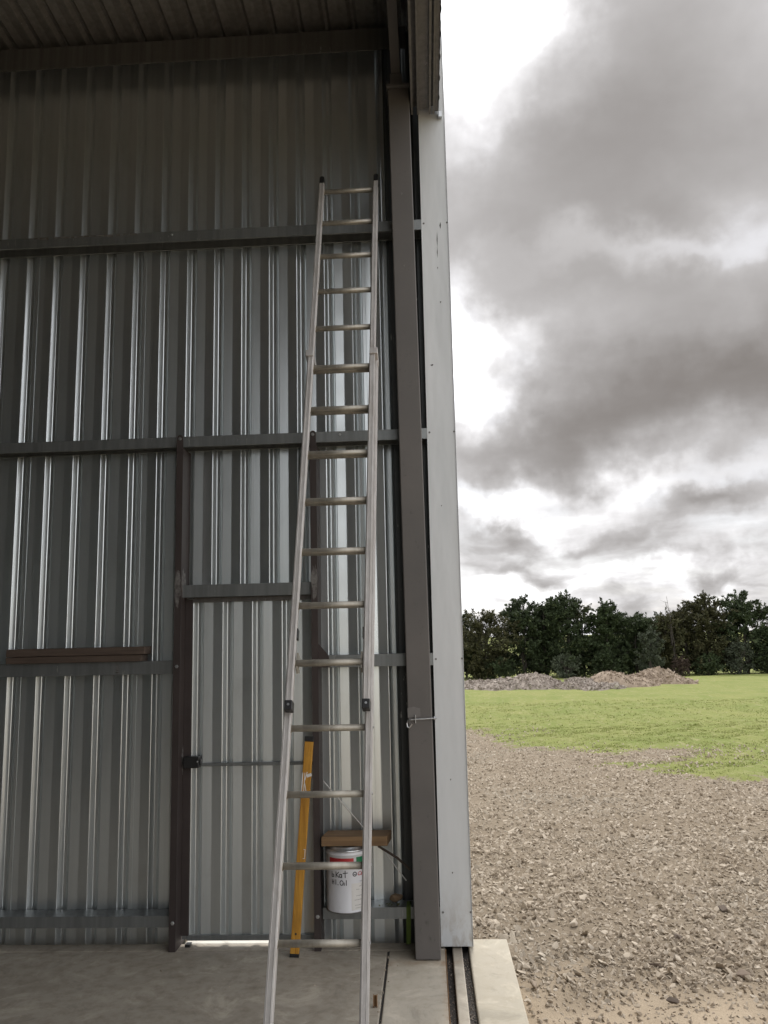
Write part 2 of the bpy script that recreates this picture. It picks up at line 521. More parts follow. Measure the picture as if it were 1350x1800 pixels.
def ground_mat():
    m, g, b, p = mat('gravel_and_grass_ground')
    sx = g.n('ShaderNodeSeparateXYZ')
    g.put(sx.inputs[0], p)
    n1 = g.noise(p, 2.2, 5, 0.6)
    n2 = g.noise(p, 28, 6, 0.75)
    n3 = g.noise(p, 110, 3, 0.7)
    gr = g.mix(g.ramp(n1, [(0.35, 0.0), (0.65, 1.0)]), (0.22, 0.176, 0.125), (0.285, 0.235, 0.175))
    gr = g.mix(g.math('MULTIPLY', g.ramp(n2, [(0.4, 1.0), (0.6, 0.0)]), 0.5), gr, (0.15, 0.115, 0.08))
    gr = g.mix(g.math('MULTIPLY', g.ramp(n3, [(0.55, 0.0), (0.7, 1.0)]), 0.4), gr, (0.46, 0.39, 0.31))
    sand = g.mix(g.math('MULTIPLY', n2, 0.55), (0.49, 0.40, 0.295), (0.33, 0.255, 0.18))
    sa = g.n('ShaderNodeAttribute', attribute_name='sand')
    gr = g.mix(sa.outputs['Fac'], gr, sand)
    # grass
    pn = g.mapping(p, (1.0, 0.45, 1))
    q1 = g.noise(pn, 0.9, 6, 0.62, 0.5)
    q2 = g.noise(g.mapping(p, (3.2, 1.0, 1)), 2.4, 6, 0.7)
    q3 = g.noise(p, 22, 4, 0.7)
    gs = g.mix(g.ramp(q1, [(0.35, 0.0), (0.66, 1.0)]), (0.17, 0.203, 0.055), (0.24, 0.245, 0.085))
    gs = g.mix(g.math('MULTIPLY', g.ramp(q2, [(0.53, 0.0), (0.66, 1.0)]), 0.7), gs, (0.33, 0.30, 0.165))
    gs = g.mix(g.math('MULTIPLY', g.ramp(q2, [(0.28, 1.0), (0.40, 0.0)]), 0.7), gs, (0.125, 0.15, 0.04))
    gs = g.mix(g.math('MULTIPLY', q3, 0.35), gs, (0.15, 0.175, 0.045))
    ga = g.n('ShaderNodeAttribute', attribute_name='grass')
    e = g.math('ADD', ga.outputs['Fac'], g.math('MULTIPLY', g.math('SUBTRACT', g.noise(p, 2.4, 7, 0.72, 0.4), 0.5), 1.7))
    f = g.ramp(e, [(0.44, 0.0), (0.58, 1.0)])
    g.put(b.inputs['Base Color'], g.mix(f, gr, gs))
    b.inputs['Roughness'].default_value = 0.95
    b.inputs['Specular IOR Level'].default_value = 0.15
    bump(g, b, g.math('ADD', n2, g.math('MULTIPLY', n3, 0.5)), 0.6, 0.03)
    return m


M_GROUND = ground_mat()


def leaf_mat(name, a, b2, c3, trans=0.15):
    m, g, b, p = mat(name)
    at = g.n('ShaderNodeAttribute', attribute_name='tint')
    oi = g.n('ShaderNodeObjectInfo')
    c = g.ramp(at.outputs['Fac'], [(0.0, a), (0.6, b2), (1.0, c3)])
    hs = g.n('ShaderNodeHueSaturation')
    g.put(hs.inputs['Color'], c)
    g.put(hs.inputs['Value'], g.math('ADD', 0.8, g.math('MULTIPLY', oi.outputs['Random'], 0.4)))
    g.put(b.inputs['Base Color'], hs.outputs[0])
    b.inputs['Roughness'].default_value = 0.7
    b.inputs['Specular IOR Level'].default_value = 0.2
    return m


M_LEAF = {
    'dark': leaf_mat('dark_conifer_leaf', (0.022, 0.033, 0.014), (0.038, 0.052, 0.022), (0.075, 0.09, 0.04)),
    'olive': leaf_mat('olive_leaf', (0.04, 0.042, 0.018), (0.07, 0.068, 0.03), (0.12, 0.10, 0.05)),
    'grey': leaf_mat('grey_green_leaf', (0.04, 0.048, 0.03), (0.072, 0.085, 0.055), (0.13, 0.14, 0.10)),
    'brown': leaf_mat('brown_twig_leaf', (0.045, 0.032, 0.024), (0.075, 0.052, 0.04), (0.12, 0.09, 0.07)),
    'grass': leaf_mat('grass_blade', (0.20, 0.23, 0.066), (0.255, 0.275, 0.09), (0.33, 0.32, 0.145)),
}
M_BARK = paint('bark', (0.05, 0.042, 0.035), (0.085, 0.072, 0.06), 0.9, 9, None, 0, 0.4)

# ------------------------------------------------------------------ the ground
GX = lambda x0, x1, s: np.arange(x0, x1, s)


def gz(x, y):
    return -0.06 - 0.0227 * np.clip(y - 6, 0, 60)


POLY = np.array([(-30, -30), (40, -30), (40, 8.2), (12, 9.6), (8, 10.2), (5.5, 10.9), (4.45, 11.34), (4.06, 11.48), (3.6, 11.75), (3.3, 12.55), (2.9, 13.0),
                 (2.65, 13.25), (3.1, 13.35), (3.67, 13.57), (4.15, 13.95), (4.6, 14.85), (4.35, 15.2), (3.77, 15.0), (3.23, 14.4), (2.92, 14.75), (2.5, 15.15),
                 (2.1, 15.25), (1.55, 15.9), (1.34, 17.2), (1.19, 19.3), (0.89, 19.5), (-2, 20), (-30, 20)], float)


def gravel_sdf(x, y):
    """> 0 inside the gravel area, metres"""
    P = np.stack([x, y], -1)
    d2 = np.full(x.shape, 1e9)
    inside = np.zeros(x.shape, bool)
    for a, b in zip(POLY, np.roll(POLY, -1, 0)):
        ab = b - a
        tt = np.clip(((P - a) @ ab) / (ab @ ab), 0, 1)
        d2 = np.minimum(d2, ((P - a - tt[..., None] * ab) ** 2).sum(-1))
        cr = (a[1] > y) != (b[1] > y)
        with np.errstate(divide='ignore', invalid='ignore'):
            xi = (b[0] - a[0]) * (y - a[1]) / (b[1] - a[1]) + a[0]
        inside ^= cr & (x < xi)
    d = np.sqrt(d2)
    return np.where(inside, d, -d)


def wob(x, y, f, s):
    return (np.sin(x * f + s) * np.cos(y * f * 1.3 + s * 2.1) + np.sin(x * f * 2.3 - y * f * 1.7 + s * 3.3) * 0.5)


xs = np.concatenate([[-900, -400, -200, -100, -60], GX(-40, -4, 2.0), GX(-4, 9, 0.11), GX(9, 30, 0.6), GX(30, 60, 3), [80, 120, 200, 400, 900]])
ys = np.concatenate([[-600, -200, -80], GX(-40, 2, 2.0), GX(2, 22, 0.11), GX(22, 70, 0.6), [75, 85, 100, 140, 220, 400, 900, 1800]])
XX, YY = np.meshgrid(xs, ys)
sd_ = gravel_sdf(XX, YY)
grassmask = np.clip(0.5 - sd_ / 1.1, -0.6, 1.6)
sand = np.clip((4.82 - YY - 0.25 * (XX - 1.4)) / 0.6 + 0.35 * wob(XX, YY, 5, 1), 0, 1) * (XX > 0.2)
ZZ = gz(XX, YY) + np.where((XX > 0.42) | (YY > 5.4), 0.012 * wob(XX, YY, 3.1, 0.4) + 0.01 * wob(XX, YY, 7.7, 2.0), 0)
ZZ = ZZ + np.where(sd_ < 0, 0.03 * wob(XX, YY, 0.9, 1.2), 0)
under = (XX < 0.36) & (YY < 5.15)
ZZ = np.where(under, -0.16, ZZ)
nx, ny = len(xs), len(ys)
idx = np.arange(nx * ny).reshape(ny, nx)
faces = np.stack([idx[:-1, :-1], idx[:-1, 1:], idx[1:, 1:], idx[1:, :-1]], -1).reshape(-1, 4)
big_mesh('ground', np.stack([XX, YY, ZZ], -1).reshape(-1, 3), faces, M_GROUND, attr={'grass': grassmask.ravel(), 'sand': sand.ravel()}, smooth=True, kind='structure')

# ---- loose stones
ROCKS = []
for k in range(10):
    bm = bmesh.new()
    for i in range(12):
        v = Vector(rng.normal(size=3)).normalized() * rng.uniform(0.75, 1.0)
        bm.verts.new(v)
    r_ = bmesh.ops.convex_hull(bm, input=bm.verts)
    bmesh.ops.delete(bm, geom=[g for g in r_['geom_interior'] if isinstance(g, bmesh.types.BMVert)], context='VERTS')
    bmesh.ops.triangulate(bm, faces=bm.faces)
    bm.verts.index_update()
    ROCKS.append((np.array([v.co[:] for v in bm.verts]), np.array([[v.index for v in f.verts] for f in bm.faces])))
    bm.free()


def scatter(P, S, flat=(0.4, 0.95)):
    """numpy stones at points P (n,3) with half sizes S -> verts, faces, tint"""
    V, Fc, T = [], [], []
    base = 0
    pick = rng.integers(0, len(ROCKS), len(P))
    for k, (rv, rf) in enumerate(ROCKS):
        ii = np.where(pick == k)[0]
        if not len(ii):
            continue
        n = len(ii)
        sc = S[ii, None] * np.stack([rng.uniform(0.75, 1.35, n), rng.uniform(0.6, 1.0, n), rng.uniform(*flat, n)], 1)
        a = rng.uniform(0, 2 * math.pi, n)
        tx, ty = rng.normal(0, 0.45, n), rng.normal(0, 0.45, n)
        v = rv[None] * sc[:, None, :]
        ca, sa = np.cos(a)[:, None], np.sin(a)[:, None]
        x, y, z = v[..., 0], v[..., 1], v[..., 2]
        z = z + x * tx[:, None] + y * ty[:, None]
        v = np.stack([x * ca - y * sa, x * sa + y * ca, z], -1) + P[ii][:, None, :]
        V.append(v.reshape(-1, 3))
        Fc.append((rf[None] + (base + np.arange(n) * len(rv))[:, None, None]).reshape(-1, 3))
        T.append(np.repeat(rng.beta(2, 2, n), len(rv)))
        base += n * len(rv)
    return np.concatenate(V), np.concatenate(Fc), np.concatenate(T)


def gravel_points(n, y0, y1, xfun):
    y = y0 + (y1 - y0) * rng.random(n)
    lo, hi = xfun(y)
    x = lo + (hi - lo) * rng.random(n)
    return x, y


PP, SS = [], []
for n, y0, y1, fx, smin, smax in (
        (30000, 4.0, 8.2, lambda y: (np.where(y < 5.25, 0.44, -0.5), y * 0.47 + 0.75), 0.007, 0.023),
        (3600, 4.7, 8.2, lambda y: (np.where(y < 5.25, 0.44, -0.5), y * 0.47 + 0.75), 0.02, 0.040),
        (30000, 8.2, 20.5, lambda y: (-0.5 + 0 * y, y * 0.47 + 1.2), 0.012, 0.036),
        (12000, 8.2, 15.5, lambda y: (-0.5 + 0 * y, y * 0.47 + 1.2), 0.012, 0.026),
        (1500, 2.0, 4.0, lambda y: (0.44 + 0 * y, 3.0 + 0 * y), 0.006, 0.018),
        (2500, 5.3, 8, lambda y: (-3.5 + 0 * y, -0.5 + 0 * y), 0.01, 0.03)):
    x, y = gravel_points(n, y0, y1, fx)
    s = smin + (smax - smin) * rng.random(n) ** 2.2
    sdv = gravel_sdf(x, y)
    keep = (sdv > rng.normal(0, 0.35, n) - 0.05) | ((sdv > -1.6) & (rng.random(n) < 0.10))
    sandv = np.clip((4.82 - y - 0.25 * (x - 1.4)) / 0.6 + 0.35 * wob(x, y, 5, 1), 0, 1)
    keep &= rng.random(n) > sandv * 0.7
    clump = wob(x, y, 2.1, 0.3) + rng.normal(0, 0.8, n)
    keep &= clump > -1.5
    x, y, s = x[keep], y[keep], s[keep]
    z = gz(x, y) + 0.012 * wob(x, y, 3.1, 0.4) + 0.01 * wob(x, y, 7.7, 2.0) + s * 0.1
    PP.append(np.stack([x, y, z], 1))
    SS.append(s)
V, Fc, T = scatter(np.concatenate(PP), np.concatenate(SS))
big_mesh('gravel', V, Fc, M_STONE, attr={'tint': T}, kind='stuff', label='crushed brown gravel spread outside the shed', category='gravel') if False else \
    big_mesh('gravel', V, Fc, M_STONE, attr={'tint': T}, label='crushed brown gravel spread over the yard outside the shed', cat='gravel', kind='stuff')

# ---- the bigger rocks one can pick out
for (x, y, s, tint, lab) in (
        (1.191, 4.492, 0.030, 0.05, 'single dark rock lying alone on the pale sandy patch'),
        (0.89, 5.61, 0.038, 0.95, 'palest flat rock in the gravel beyond the concrete apron'),
        (1.929, 5.874, 0.042, 0.1, 'dark angular rock at the back of the coarse gravel, near the picture edge'),
        (1.473, 5.316, 0.046, 0.15, 'dark brown wedge-shaped rock standing up in the coarse gravel'),
        (1.381, 5.54, 0.036, 0.75, 'light tan rounded rock just behind the dark wedge-shaped rock'),
        (1.66, 4.80, 0.048, 0.3, 'brown rock at the edge between coarse gravel and sandy patch'),
        (1.219, 4.934, 0.050, 0.2, 'long dark rock lying across the gravel before the sandy patch'),
        (0.515, 4.66, 0.036, 0.6, 'grey-tan rock lying against the edge of the concrete apron')):
    rv, rf = ROCKS[int(rng.integers(0, 10))]
    v = rv * np.array([1.25, 0.9, 0.72]) * s
    a = rng.uniform(0, 6.28)
    v = v @ np.array([[math.cos(a), math.sin(a), 0], [-math.sin(a), math.cos(a), 0], [0, 0, 1]])
    o = big_mesh('rock', v, rf, M_ROCK, attr={'tint': np.full(len(v), tint)}, label=lab, cat='rock', group='larger rocks in the gravel')
    o.location = (x, y, float(gz(np.array(x), np.array(y))) + s * 0.42)
    bv = o.modifiers.new('bevel', 'BEVEL')
    bv.width = s * 0.12
    bv.segments = 2

# ---- grass blades
x, y = [], []
for n, y0, y1 in ((30000, 10.5, 20), (14000, 18, 30)):
    yy = y0 + (y1 - y0) * rng.random(n)
    lo, hi = yy * -0.12 - 1.0, yy * 0.46 + 1.2
    x.append(lo + (hi - lo) * rng.random(n))
    y.append(yy)
x, y = np.concatenate(x), np.concatenate(y)
sdv = gravel_sdf(x, y)
keep = (sdv + rng.normal(0, 0.3, len(x)) < -0.1) & (wob(x, y, 1.7, 0.9) + rng.normal(0, 0.9, len(x)) > -0.9)
x, y = x[keep], y[keep]
n = len(x)
h = rng.uniform(0.010, 0.028, n) * (1 + (y - 10) / 45)
wd = h * rng.uniform(0.25, 0.5, n)
z = gz(x, y) + 0.03 * wob(x, y, 0.9, 1.2) - 0.005
V, T = [], []
weed = (wob(x, y, 2.6, 4.4) > 1.3) & (rng.random(n) < 0.5)
h = np.where(weed, h * 1.9, h)
wd = np.where(weed, wd * 1.5, wd)
tint0 = np.where(weed, -0.2, 0) + np.clip(0.5 + 0.22 * wob(x, y, 0.8, 2.2) + rng.normal(0, 0.2, n), 0, 1)
for k in range(3):
    a = rng.uniform(0, 6.28, n)
    ox, oy = rng.normal(0, 0.03, n), rng.normal(0, 0.03, n)
    lx, ly = rng.normal(0, 0.6, n) * h, rng.normal(0, 0.6, n) * h
    p0 = np.stack([x + ox - wd * np.cos(a), y + oy - wd * np.sin(a), z], 1)
    p1 = np.stack([x + ox + wd * np.cos(a), y + oy + wd * np.sin(a), z], 1)
    p2 = np.stack([x + ox + lx, y + oy + ly, z + h * rng.uniform(0.7, 1.1, n)], 1)
    V.append(np.stack([p0, p1, p2], 1).reshape(-1, 3))
    T.append(np.repeat(np.clip(tint0 + rng.normal(0, 0.12, n), 0, 1), 3))
V = np.concatenate(V)
big_mesh('grass', V, np.arange(len(V)).reshape(-1, 3), M_LEAF['grass'], attr={'tint': np.concatenate(T)}, label='short yellow-green grass of the paddock behind the gravel', cat='grass', kind='stuff')

# ------------------------------------------------------------------ concrete floor
floor = empty('floor', (-3, 0, 0), kind='structure')
YB, YE = -15.9, 5.03
DEP = 0.13


def slab(a, b, m, name='slab', bev=0.006):
    return MB().box((a[0], a[1], -DEP), (b[0], b[1], b[2] if len(b) > 2 else 0.0)).build(name, m, floor, bevel=bev)


slab((-18.0, YB), (-0.284, YE), M_FLOOR)
slab((-0.272, YB), (0.052, YE + 0.004), M_STRIP)
MB().box((-0.284, YB, -DEP), (-0.272, YE, -0.008)).build('joint_filler', M_SEAL, floor)
slab((-18.0, YE + 0.006), (0.052, 5.150), M_FLOOR, 'edge_beam')
slab((-1.52, 5.151), (-0.69, 5.60), M_SILL, 'door_sill')
slab((0.094, YB), (0.150, 5.30), M_STRIP, 'track_rib')
MB().box((0.052, YB, -DEP), (0.094, 5.30, -0.045)).build('track_bed', M_DIRT, floor)
MB().box((0.150, YB, -DEP), (0.190, 5.30, -0.04)).build('track_bed', M_DIRT, floor)
MB().box((0.0525, YB, -0.044), (0.0565, 5.04, 0.0015)).build('track_edge', M_RUST, floor)
apron = MB().box((0.190, YB, -0.17), (0.425, 5.205, 0.0)).build('apron', M_APRON, None, bevel=0.008, kind='structure')
# grit lying in the track slots
gp = []
for (xa, xb, zz_, n) in ((0.154, 0.186, -0.036, 420), (0.06, 0.091, -0.042, 160)):
    gp.append(np.stack([rng.uniform(xa, xb, n), rng.uniform(3.4, 5.0, n), np.full(n, zz_)], 1))
gp = np.concatenate(gp)
V, Fc, T = scatter(gp, rng.uniform(0.002, 0.006, len(gp)))
o = big_mesh('grit', V - np.array([-3, 0, 0]), Fc, M_PILE_GREY, parent=floor, attr={'tint': T}, kind='stuff')
# crumbs and flakes on the slab
n = 150
cp = np.stack([rng.uniform(-2.6, 0.04, n), rng.uniform(3.4, 5.0, n), np.full(n, 0.002)], 1)
cp2 = np.stack([-0.28 + rng.normal(0, 0.012, 40), rng.uniform(3.6, 4.95, 40), np.full(40, 0.002)], 1)
cp = np.concatenate([cp, cp2])
V, Fc, T = scatter(cp, 0.0025 + 0.006 * rng.random(len(cp)) ** 4)
big_mesh('debris', V, Fc, M_STONE, attr={'tint': T}, label='small crumbs and pebbles scattered on the concrete floor', cat='debris', kind='stuff')

# ------------------------------------------------------------------ the shed
shed = empty('shed', (-3.0, 5.2, 0.0), label='tall open-sided farm shed of galvanised corrugated steel with pale corner flashing', cat='shed')
PITCH = 0.1905
YP = 5.19                                     # inner face of the wall sheet
PHASE = -2.7225
# one rib pitch: (offset, depth away from the viewer)
PROF = [(0.000, 0.0), (0.003, 0.0015), (0.0225, 0.028), (0.026, 0.030), (0.044, 0.030), (0.047, 0.028), (0.066, 0.0015), (0.070, 0.0),
        (0.126, 0.0070), (0.131, 0.0070), (0.187, -0.0003)]


def sheet_line(x0, x1, phase):
    pts = []
    k = math.floor((x0 - phase) / PITCH) - 1
    while phase + k * PITCH < x1 + PITCH:
        pts += [(phase + k * PITCH + a, d) for a, d in PROF]
        k += 1
    def at(x):
        for (a, d), (b, e) in zip(pts, pts[1:]):
            if a <= x <= b:
                return d + (e - d) * (x - a) / max(b - a, 1e-9)
        return 0
    mid = [p for p in pts if x0 < p[0] < x1]
    return [(x0, at(x0))] + mid + [(x1, at(x1))]


def sheet(name, line, place, m, parent):
    """corrugated sheet: line of (u, depth); place(u, depth, end) -> point; 1 mm thick"""
    mb = MB()
    n = len(line)
    A = [place(u, d, 0) for u, d in line] + [place(u, d, 1) for u, d in line]
    B = [place(u, d + 0.0012, 0) for u, d in line] + [place(u, d + 0.0012, 1) for u, d in line]
    fs = [(i, i + 1, n + i + 1, n + i) for i in range(n - 1)]
    mb.add(A, fs)
    mb.add(B, [f[::-1] for f in fs])
    return mb.build(name, m, parent, fix=False)


DOOR_X0, DOOR_X1, DOOR_Z1 = -1.534, -0.676, 2.10
HT = 6.15
xe = [PHASE + PITCH * 4 * k + 0.10 for k in range(-9, 6)]
for a, b in zip(xe, xe[1:]):
    a, b = max(a, -9.0), min(b, 0.20)
    if b - a < 0.02:
        continue
    dy = random.uniform(-0.0006, 0.0006)
    segs = []
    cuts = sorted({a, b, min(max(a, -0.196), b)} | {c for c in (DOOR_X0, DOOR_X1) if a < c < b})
    for c0, c1 in zip(cuts, cuts[1:]):
        z0 = DOOR_Z1 - 0.03 if DOOR_X0 - 1e-6 <= c0 and c1 <= DOOR_X1 + 1e-6 else -0.05
        sheet('wall_sheet', sheet_line(c0, c1, PHASE), lambda u, d, e, z0=z0, dy=dy: (u, YP + d + dy, HT if e else z0), M_SHEET_SHADE if c0 >= -0.1961 else M_SHEET, shed)
    # side lap edge
    MB().box((b - 0.010, YP - 0.0016, 0.012 if not (DOOR_X0 < b < DOOR_X1) else DOOR_Z1), (b - 0.0085, YP + 0.001, HT - 0.2)).build('lap_edge', M_SHEET, shed)

# left, back and outer walls (beyond the frame)
BACK = -16.0
sheet('wall_sheet', sheet_line(BACK, 5.2, 0.0), lambda u, d, e: (-18.0 - d, u, 7.4 if e else -0.05), M_SHEET, shed)
sheet('wall_sheet', sheet_line(-18.0, 0.2, 0.0), lambda u, d, e: (u, BACK - d, 7.7 if e else -0.05), M_SHEET, shed)
sheet('wall_sheet', sheet_line(-18.0, max(xe[0], -9.0), PHASE), lambda u, d, e: (u, YP + d, HT if e else -0.05), M_SHEET, shed)
sheet('wall_sheet', sheet_line(BACK, -3.2, 0.0), lambda u, d, e: (0.2 + d, u, 5.4 if e else -0.05), M_SHEET, shed)

# roof, rising gently from the wall
SL = 0.07
RZ = lambda y: 6.105 + SL * (5.05 - y)
xr = [-18.1] + [-9.1 + 0.762 * k for k in range(0, 13)]
for a, b in zip(xr, xr[1:]):
    b = min(b, 0.26)
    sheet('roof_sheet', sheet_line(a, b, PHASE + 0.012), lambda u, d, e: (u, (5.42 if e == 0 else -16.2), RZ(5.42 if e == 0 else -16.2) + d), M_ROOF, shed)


def cee(x0, x1, yf, yb, z0, z1, web='bottom', m=None, name='girt', parent=None):
    """C section running along X: flanges vertical at yf (towards the viewer) and yb, web horizontal, lips turned in"""
    th, lip = 0.0025, 0.014
    if web == 'bottom':
        pr = [(yf, z0), (yb, z0), (yb, z1), (yb - lip, z1), (yb - lip, z1 - th), (yb - th, z1 - th), (yb - th, z0 + th), (yf + th, z0 + th), (yf + th, z1 - th), (yf + lip, z1 - th), (yf + lip, z1), (yf, z1)]
    else:
        pr = [(yf, z1), (yb, z1), (yb, z0), (yb - lip, z0), (yb - lip, z0 + th), (yb - th, z0 + th), (yb - th, z1 - th), (yf + th, z1 - th), (yf + th, z0 + th), (yf + lip, z0 + th), (yf + lip, z0), (yf, z0)]
    mb = MB()
    mb.prism([(p[0], p[1]) for p in pr], (x0, 0, 0), (x1, 0, 0), (0, 1, 0), (0, 0, 1))
    return mb.build(name, m or M_GIRT, parent or shed)


def bolt(p, r=0.009, d=(0, -1, 0), parent=None, m=None, name='bolt', h=0.007):
    mb = MB()
    d = Vector(d)
    a = d.cross(Vector((0, 0, 1))).normalized()
    b = d.cross(a)
    p = Vector(p)
    hexa = [(r * math.cos(k * math.pi / 3), r * math.sin(k * math.pi / 3)) for k in range(6)]
    mb.prism([(1.45 * x, 1.45 * y) for x, y in hexa], p, p + d * h * 0.3, a, b)
    mb.prism(hexa, p + d * h * 0.3, p + d * h, a, b)
    return mb.build(name, m or M_BRIGHT, parent or shed)


GF, GB = 5.055, 5.1885
g_up = cee(-18, 0.205, GF, GB, 4.502, 4.573, 'top')
g_mid = cee(-18, 0.205, GF, GB, 3.062, 3.130, 'top')
g_lowl = cee(-18, -1.580, GF, GB, 1.610, 1.690, 'top')
g_lowr = cee(-0.655, 0.205, GF, GB, 1.628, 1.702, 'top')
g_botl = cee(-18, -1.580, GF, GB, 0.124, 0.188, 'top')
g_botr = cee(-0.662, 0.205, GF, GB, 0.164, 0.228, 'top')
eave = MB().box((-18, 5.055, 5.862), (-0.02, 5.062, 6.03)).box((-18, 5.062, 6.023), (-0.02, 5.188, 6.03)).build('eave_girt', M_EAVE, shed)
# sheet screws seen on the girts
for g_, z, xs_ in ((g_up, 4.550, (-1.65,)), (g_mid, 3.108, (-0.52,))):
    for x_ in xs_:
        bolt((x_, GF, z), 0.006, parent=g_, name='screw', h=0.006)
# old cobweb of paint / scrape mark on the upper girt and chalk mark on the lower one
mk = MB()
for i in range(16):
    xa = -2.62 + i * 0.045 + random.uniform(-.01, .01)
    mk.box((xa, GF - 0.0012, 4.566 - random.random() * 0.012), (xa + random.uniform(.02, .05), GF - 0.0002, 4.5725))
mk.build('scrape_marks', M_PATCH, g_up, kind='stuff')
ck = MB()
for i in range(5):
    za = 1.622 + i * 0.011
    ck.box((-1.955 + random.uniform(-.004, .004), GF - 0.001, za), (-1.935 + random.uniform(-.004, .004), GF - 0.0002, za + 0.006))
ck.build('chalk_mark', M_PATCH, g_lowl)


# ---- door frame
def mullion(x0, x1, yf, yb, z1, name='door_post'):
    th = 0.004
    pr = [(x0, yf), (x1, yf), (x1, yb), (x1 - th, yb), (x1 - th, yf + th), (x0 + th, yf + th), (x0 + th, yf + 0.02), (x0, yf + 0.02)]
    mb = MB()
    mb.prism(pr, (0, 0, 0.0), (0, 0, z1), (1, 0, 0), (0, 1, 0))
    # rounded fixing tab over the girt
    n = 10
    xm, hw = (x0 + x1) / 2, (x1 - x0) / 2
    tab = [(x0, z1 - 0.02), (x1, z1 - 0.02)] + [(xm + hw * math.cos(a), z1 + 0.065 + hw * math.sin(a)) for a in np.linspace(0, math.pi, n)]
    mb.prism(tab, (0, yf - 0.004, 0), (0, yf + 0.001, 0), (1, 0, 0), (0, 0, 1))
    o = mb.build(name, M_PRIMER, shed)
    bolt((xm, yf - 0.004, z1 + 0.06), 0.008, parent=o)
    return o


dl = mullion(-1.577, -1.536, 5.015, 5.188, 3.045)
dr = mullion(-0.712, -0.672, 5.018, 5.188, 3.045)
for z in (0.16, 1.655):
    bolt((-1.555, 5.015, z), 0.008, parent=dl)
bolt((-0.690, 5.018, 0.19), 0.008, parent=dr)
head = cee(-1.536, -0.712, 5.05, GB, 2.082, 2.160, 'top', name='door_head')
gus = MB().prism([(-0.672, 1.70), (-0.672, 1.775), (-0.61, 1.70), (-0.60, 1.63), (-0.672, 1.63)], (0, 5.045, 0), (0, 5.050, 0), (1, 0, 0), (0, 0, 1)).build('gusset', M_PRIMER, shed)


def blob(cx_, cz, rx_, rz, n=22, seed=1):
    r_ = random.Random(seed)
    return [(cx_ + rx_ * math.cos(a) * (1 + r_.uniform(-.38, .3)), cz + rz * math.sin(a) * (1 + r_.uniform(-.38, .3))) for a in np.linspace(0, 2 * math.pi, n, endpoint=False)]


MB().prism(blob(-1.556, 2.15, 0.019, 0.11, seed=3), (0, 5.0135, 0), (0, 5.0155, 0), (1, 0, 0), (0, 0, 1)).build('weld_patch', M_PATCH, dl)
MB().prism([(a - 5.075, b) for a, b in blob(5.075, 2.17, 0.045, 0.09, seed=4)], (-1.5365, 5.075, 0), (-1.5345, 5.075, 0), (0, 1, 0), (0, 0, 1)).build('weld_patch', M_PATCH, dl)
MB().prism(blob(-0.692, 2.17, 0.019, 0.10, seed=5), (0, 5.0165, 0), (0, 5.0185, 0), (1, 0, 0), (0, 0, 1)).build('weld_patch', M_PATCH, dr)
MB().prism([(a - 5.10, b) for a, b in blob(5.10, 1.075, 0.016, 0.075, seed=6)], (-1.5365, 5.10, 0), (-1.5345, 5.10, 0), (0, 1, 0), (0, 0, 1)).build('weld_patch', M_PATCH, dl)

# ---- door leaf
door = empty('door', (-1.1, 5.17, 0.0), parent=shed)
DP = 5.127
sheet('door_sheet', sheet_line(-1.533, -0.677, -1.296), lambda u, d, e: (u, DP + d, 2.0815 if e else 0.031), M_DOORSHEET, door)
MB().box((-1.50, 5.112, 0.029), (-0.70, 5.1255, 0.060)).build('bottom_rail', M_GIRT, door, bevel=0.002)
MB().box((-1.5345, 5.112, 0.057), (-1.488, 5.1255, 2.072)).build('door_stile', M_PRIMER, door)
MB().box((-1.487, 5.114, 2.052), (-0.70, 5.1255, 2.0815)).build('top_rail', M_TRACK, door)
MB().box((-1.424, 5.108, 1.040), (-0.70, 5.1255, 1.060)).build('cross_bar', M_GIRT, door, bevel=0.002)
MB().box((-1.520, 5.066, 1.036), (-1.424, 5.1255, 1.104)).box((-1.424, 5.08, 1.05), (-1.415, 5.12, 1.088)).build('latch', M_BLACK, door, bevel=0.004)
bolt((-1.432, 5.066, 1.075), 0.004, parent=door, name='latch_screw', h=0.004)
MB().box((-1.500, 5.085, 0.001), (-1.47, 5.13, 0.016)).build('bottom_pivot', M_BLACK, door)

# ---- corner post, flashing, hook
mb = MB()
xb0, xb1, xt0, xt1 = -0.119, 0.026, -0.146, -0.006
zt = 5.42


def post_ring(z):
    f = z / zt
    a, b = xb0 + (xt0 - xb0) * f, xb1 + (xt1 - xb1) * f
    return [(a, 4.872, z), (b, 4.872, z), (b, 5.045, z), (a, 5.045, z)]


rings = [post_ring(z) for z in (0.004, zt)]
mb.add(rings[0] + rings[1], [(0, 1, 5, 4), (1, 2, 6, 5), (2, 3, 7, 6), (3, 0, 4, 7), (4, 5, 6, 7), (3, 2, 1, 0)])
post = mb.build('corner_post', M_POST, shed, bevel=0.006)
MB().box((-0.155, 4.845, 5.421), (0.0, 5.05, 5.436)).box((-0.13, 4.86, 5.436), (-0.05, 4.99, 5.52)).build('cap_bracket', M_TRACK, shed)
mb = MB()
mb.prism([(-0.125, 1.335), (-0.05, 1.338), (-0.052, 1.385), (-0.09, 1.396), (-0.126, 1.39)], (0, 4.8695, 0), (0, 4.8712, 0), (1, 0, 0), (0, 0, 1)).build('weld_patch', M_PATCH2, post)
z0 = 1.325
pts = [(0.045, 4.862, z0 + 0.004), (-0.06, 4.862, z0), (-0.105, 4.862, z0 - 0.002), (-0.126, 4.861, z0 - 0.006), (-0.131, 4.86, z0 - 0.024), (-0.129, 4.86, z0 - 0.042), (-0.119, 4.86, z0 - 0.048), (-0.108, 4.86, z0 - 0.036), (-0.102, 4.86, z0 - 0.026)]
hook = MB().tube(pts, 0.0042, 8).build('hook_bolt', M_BRIGHT, shed)
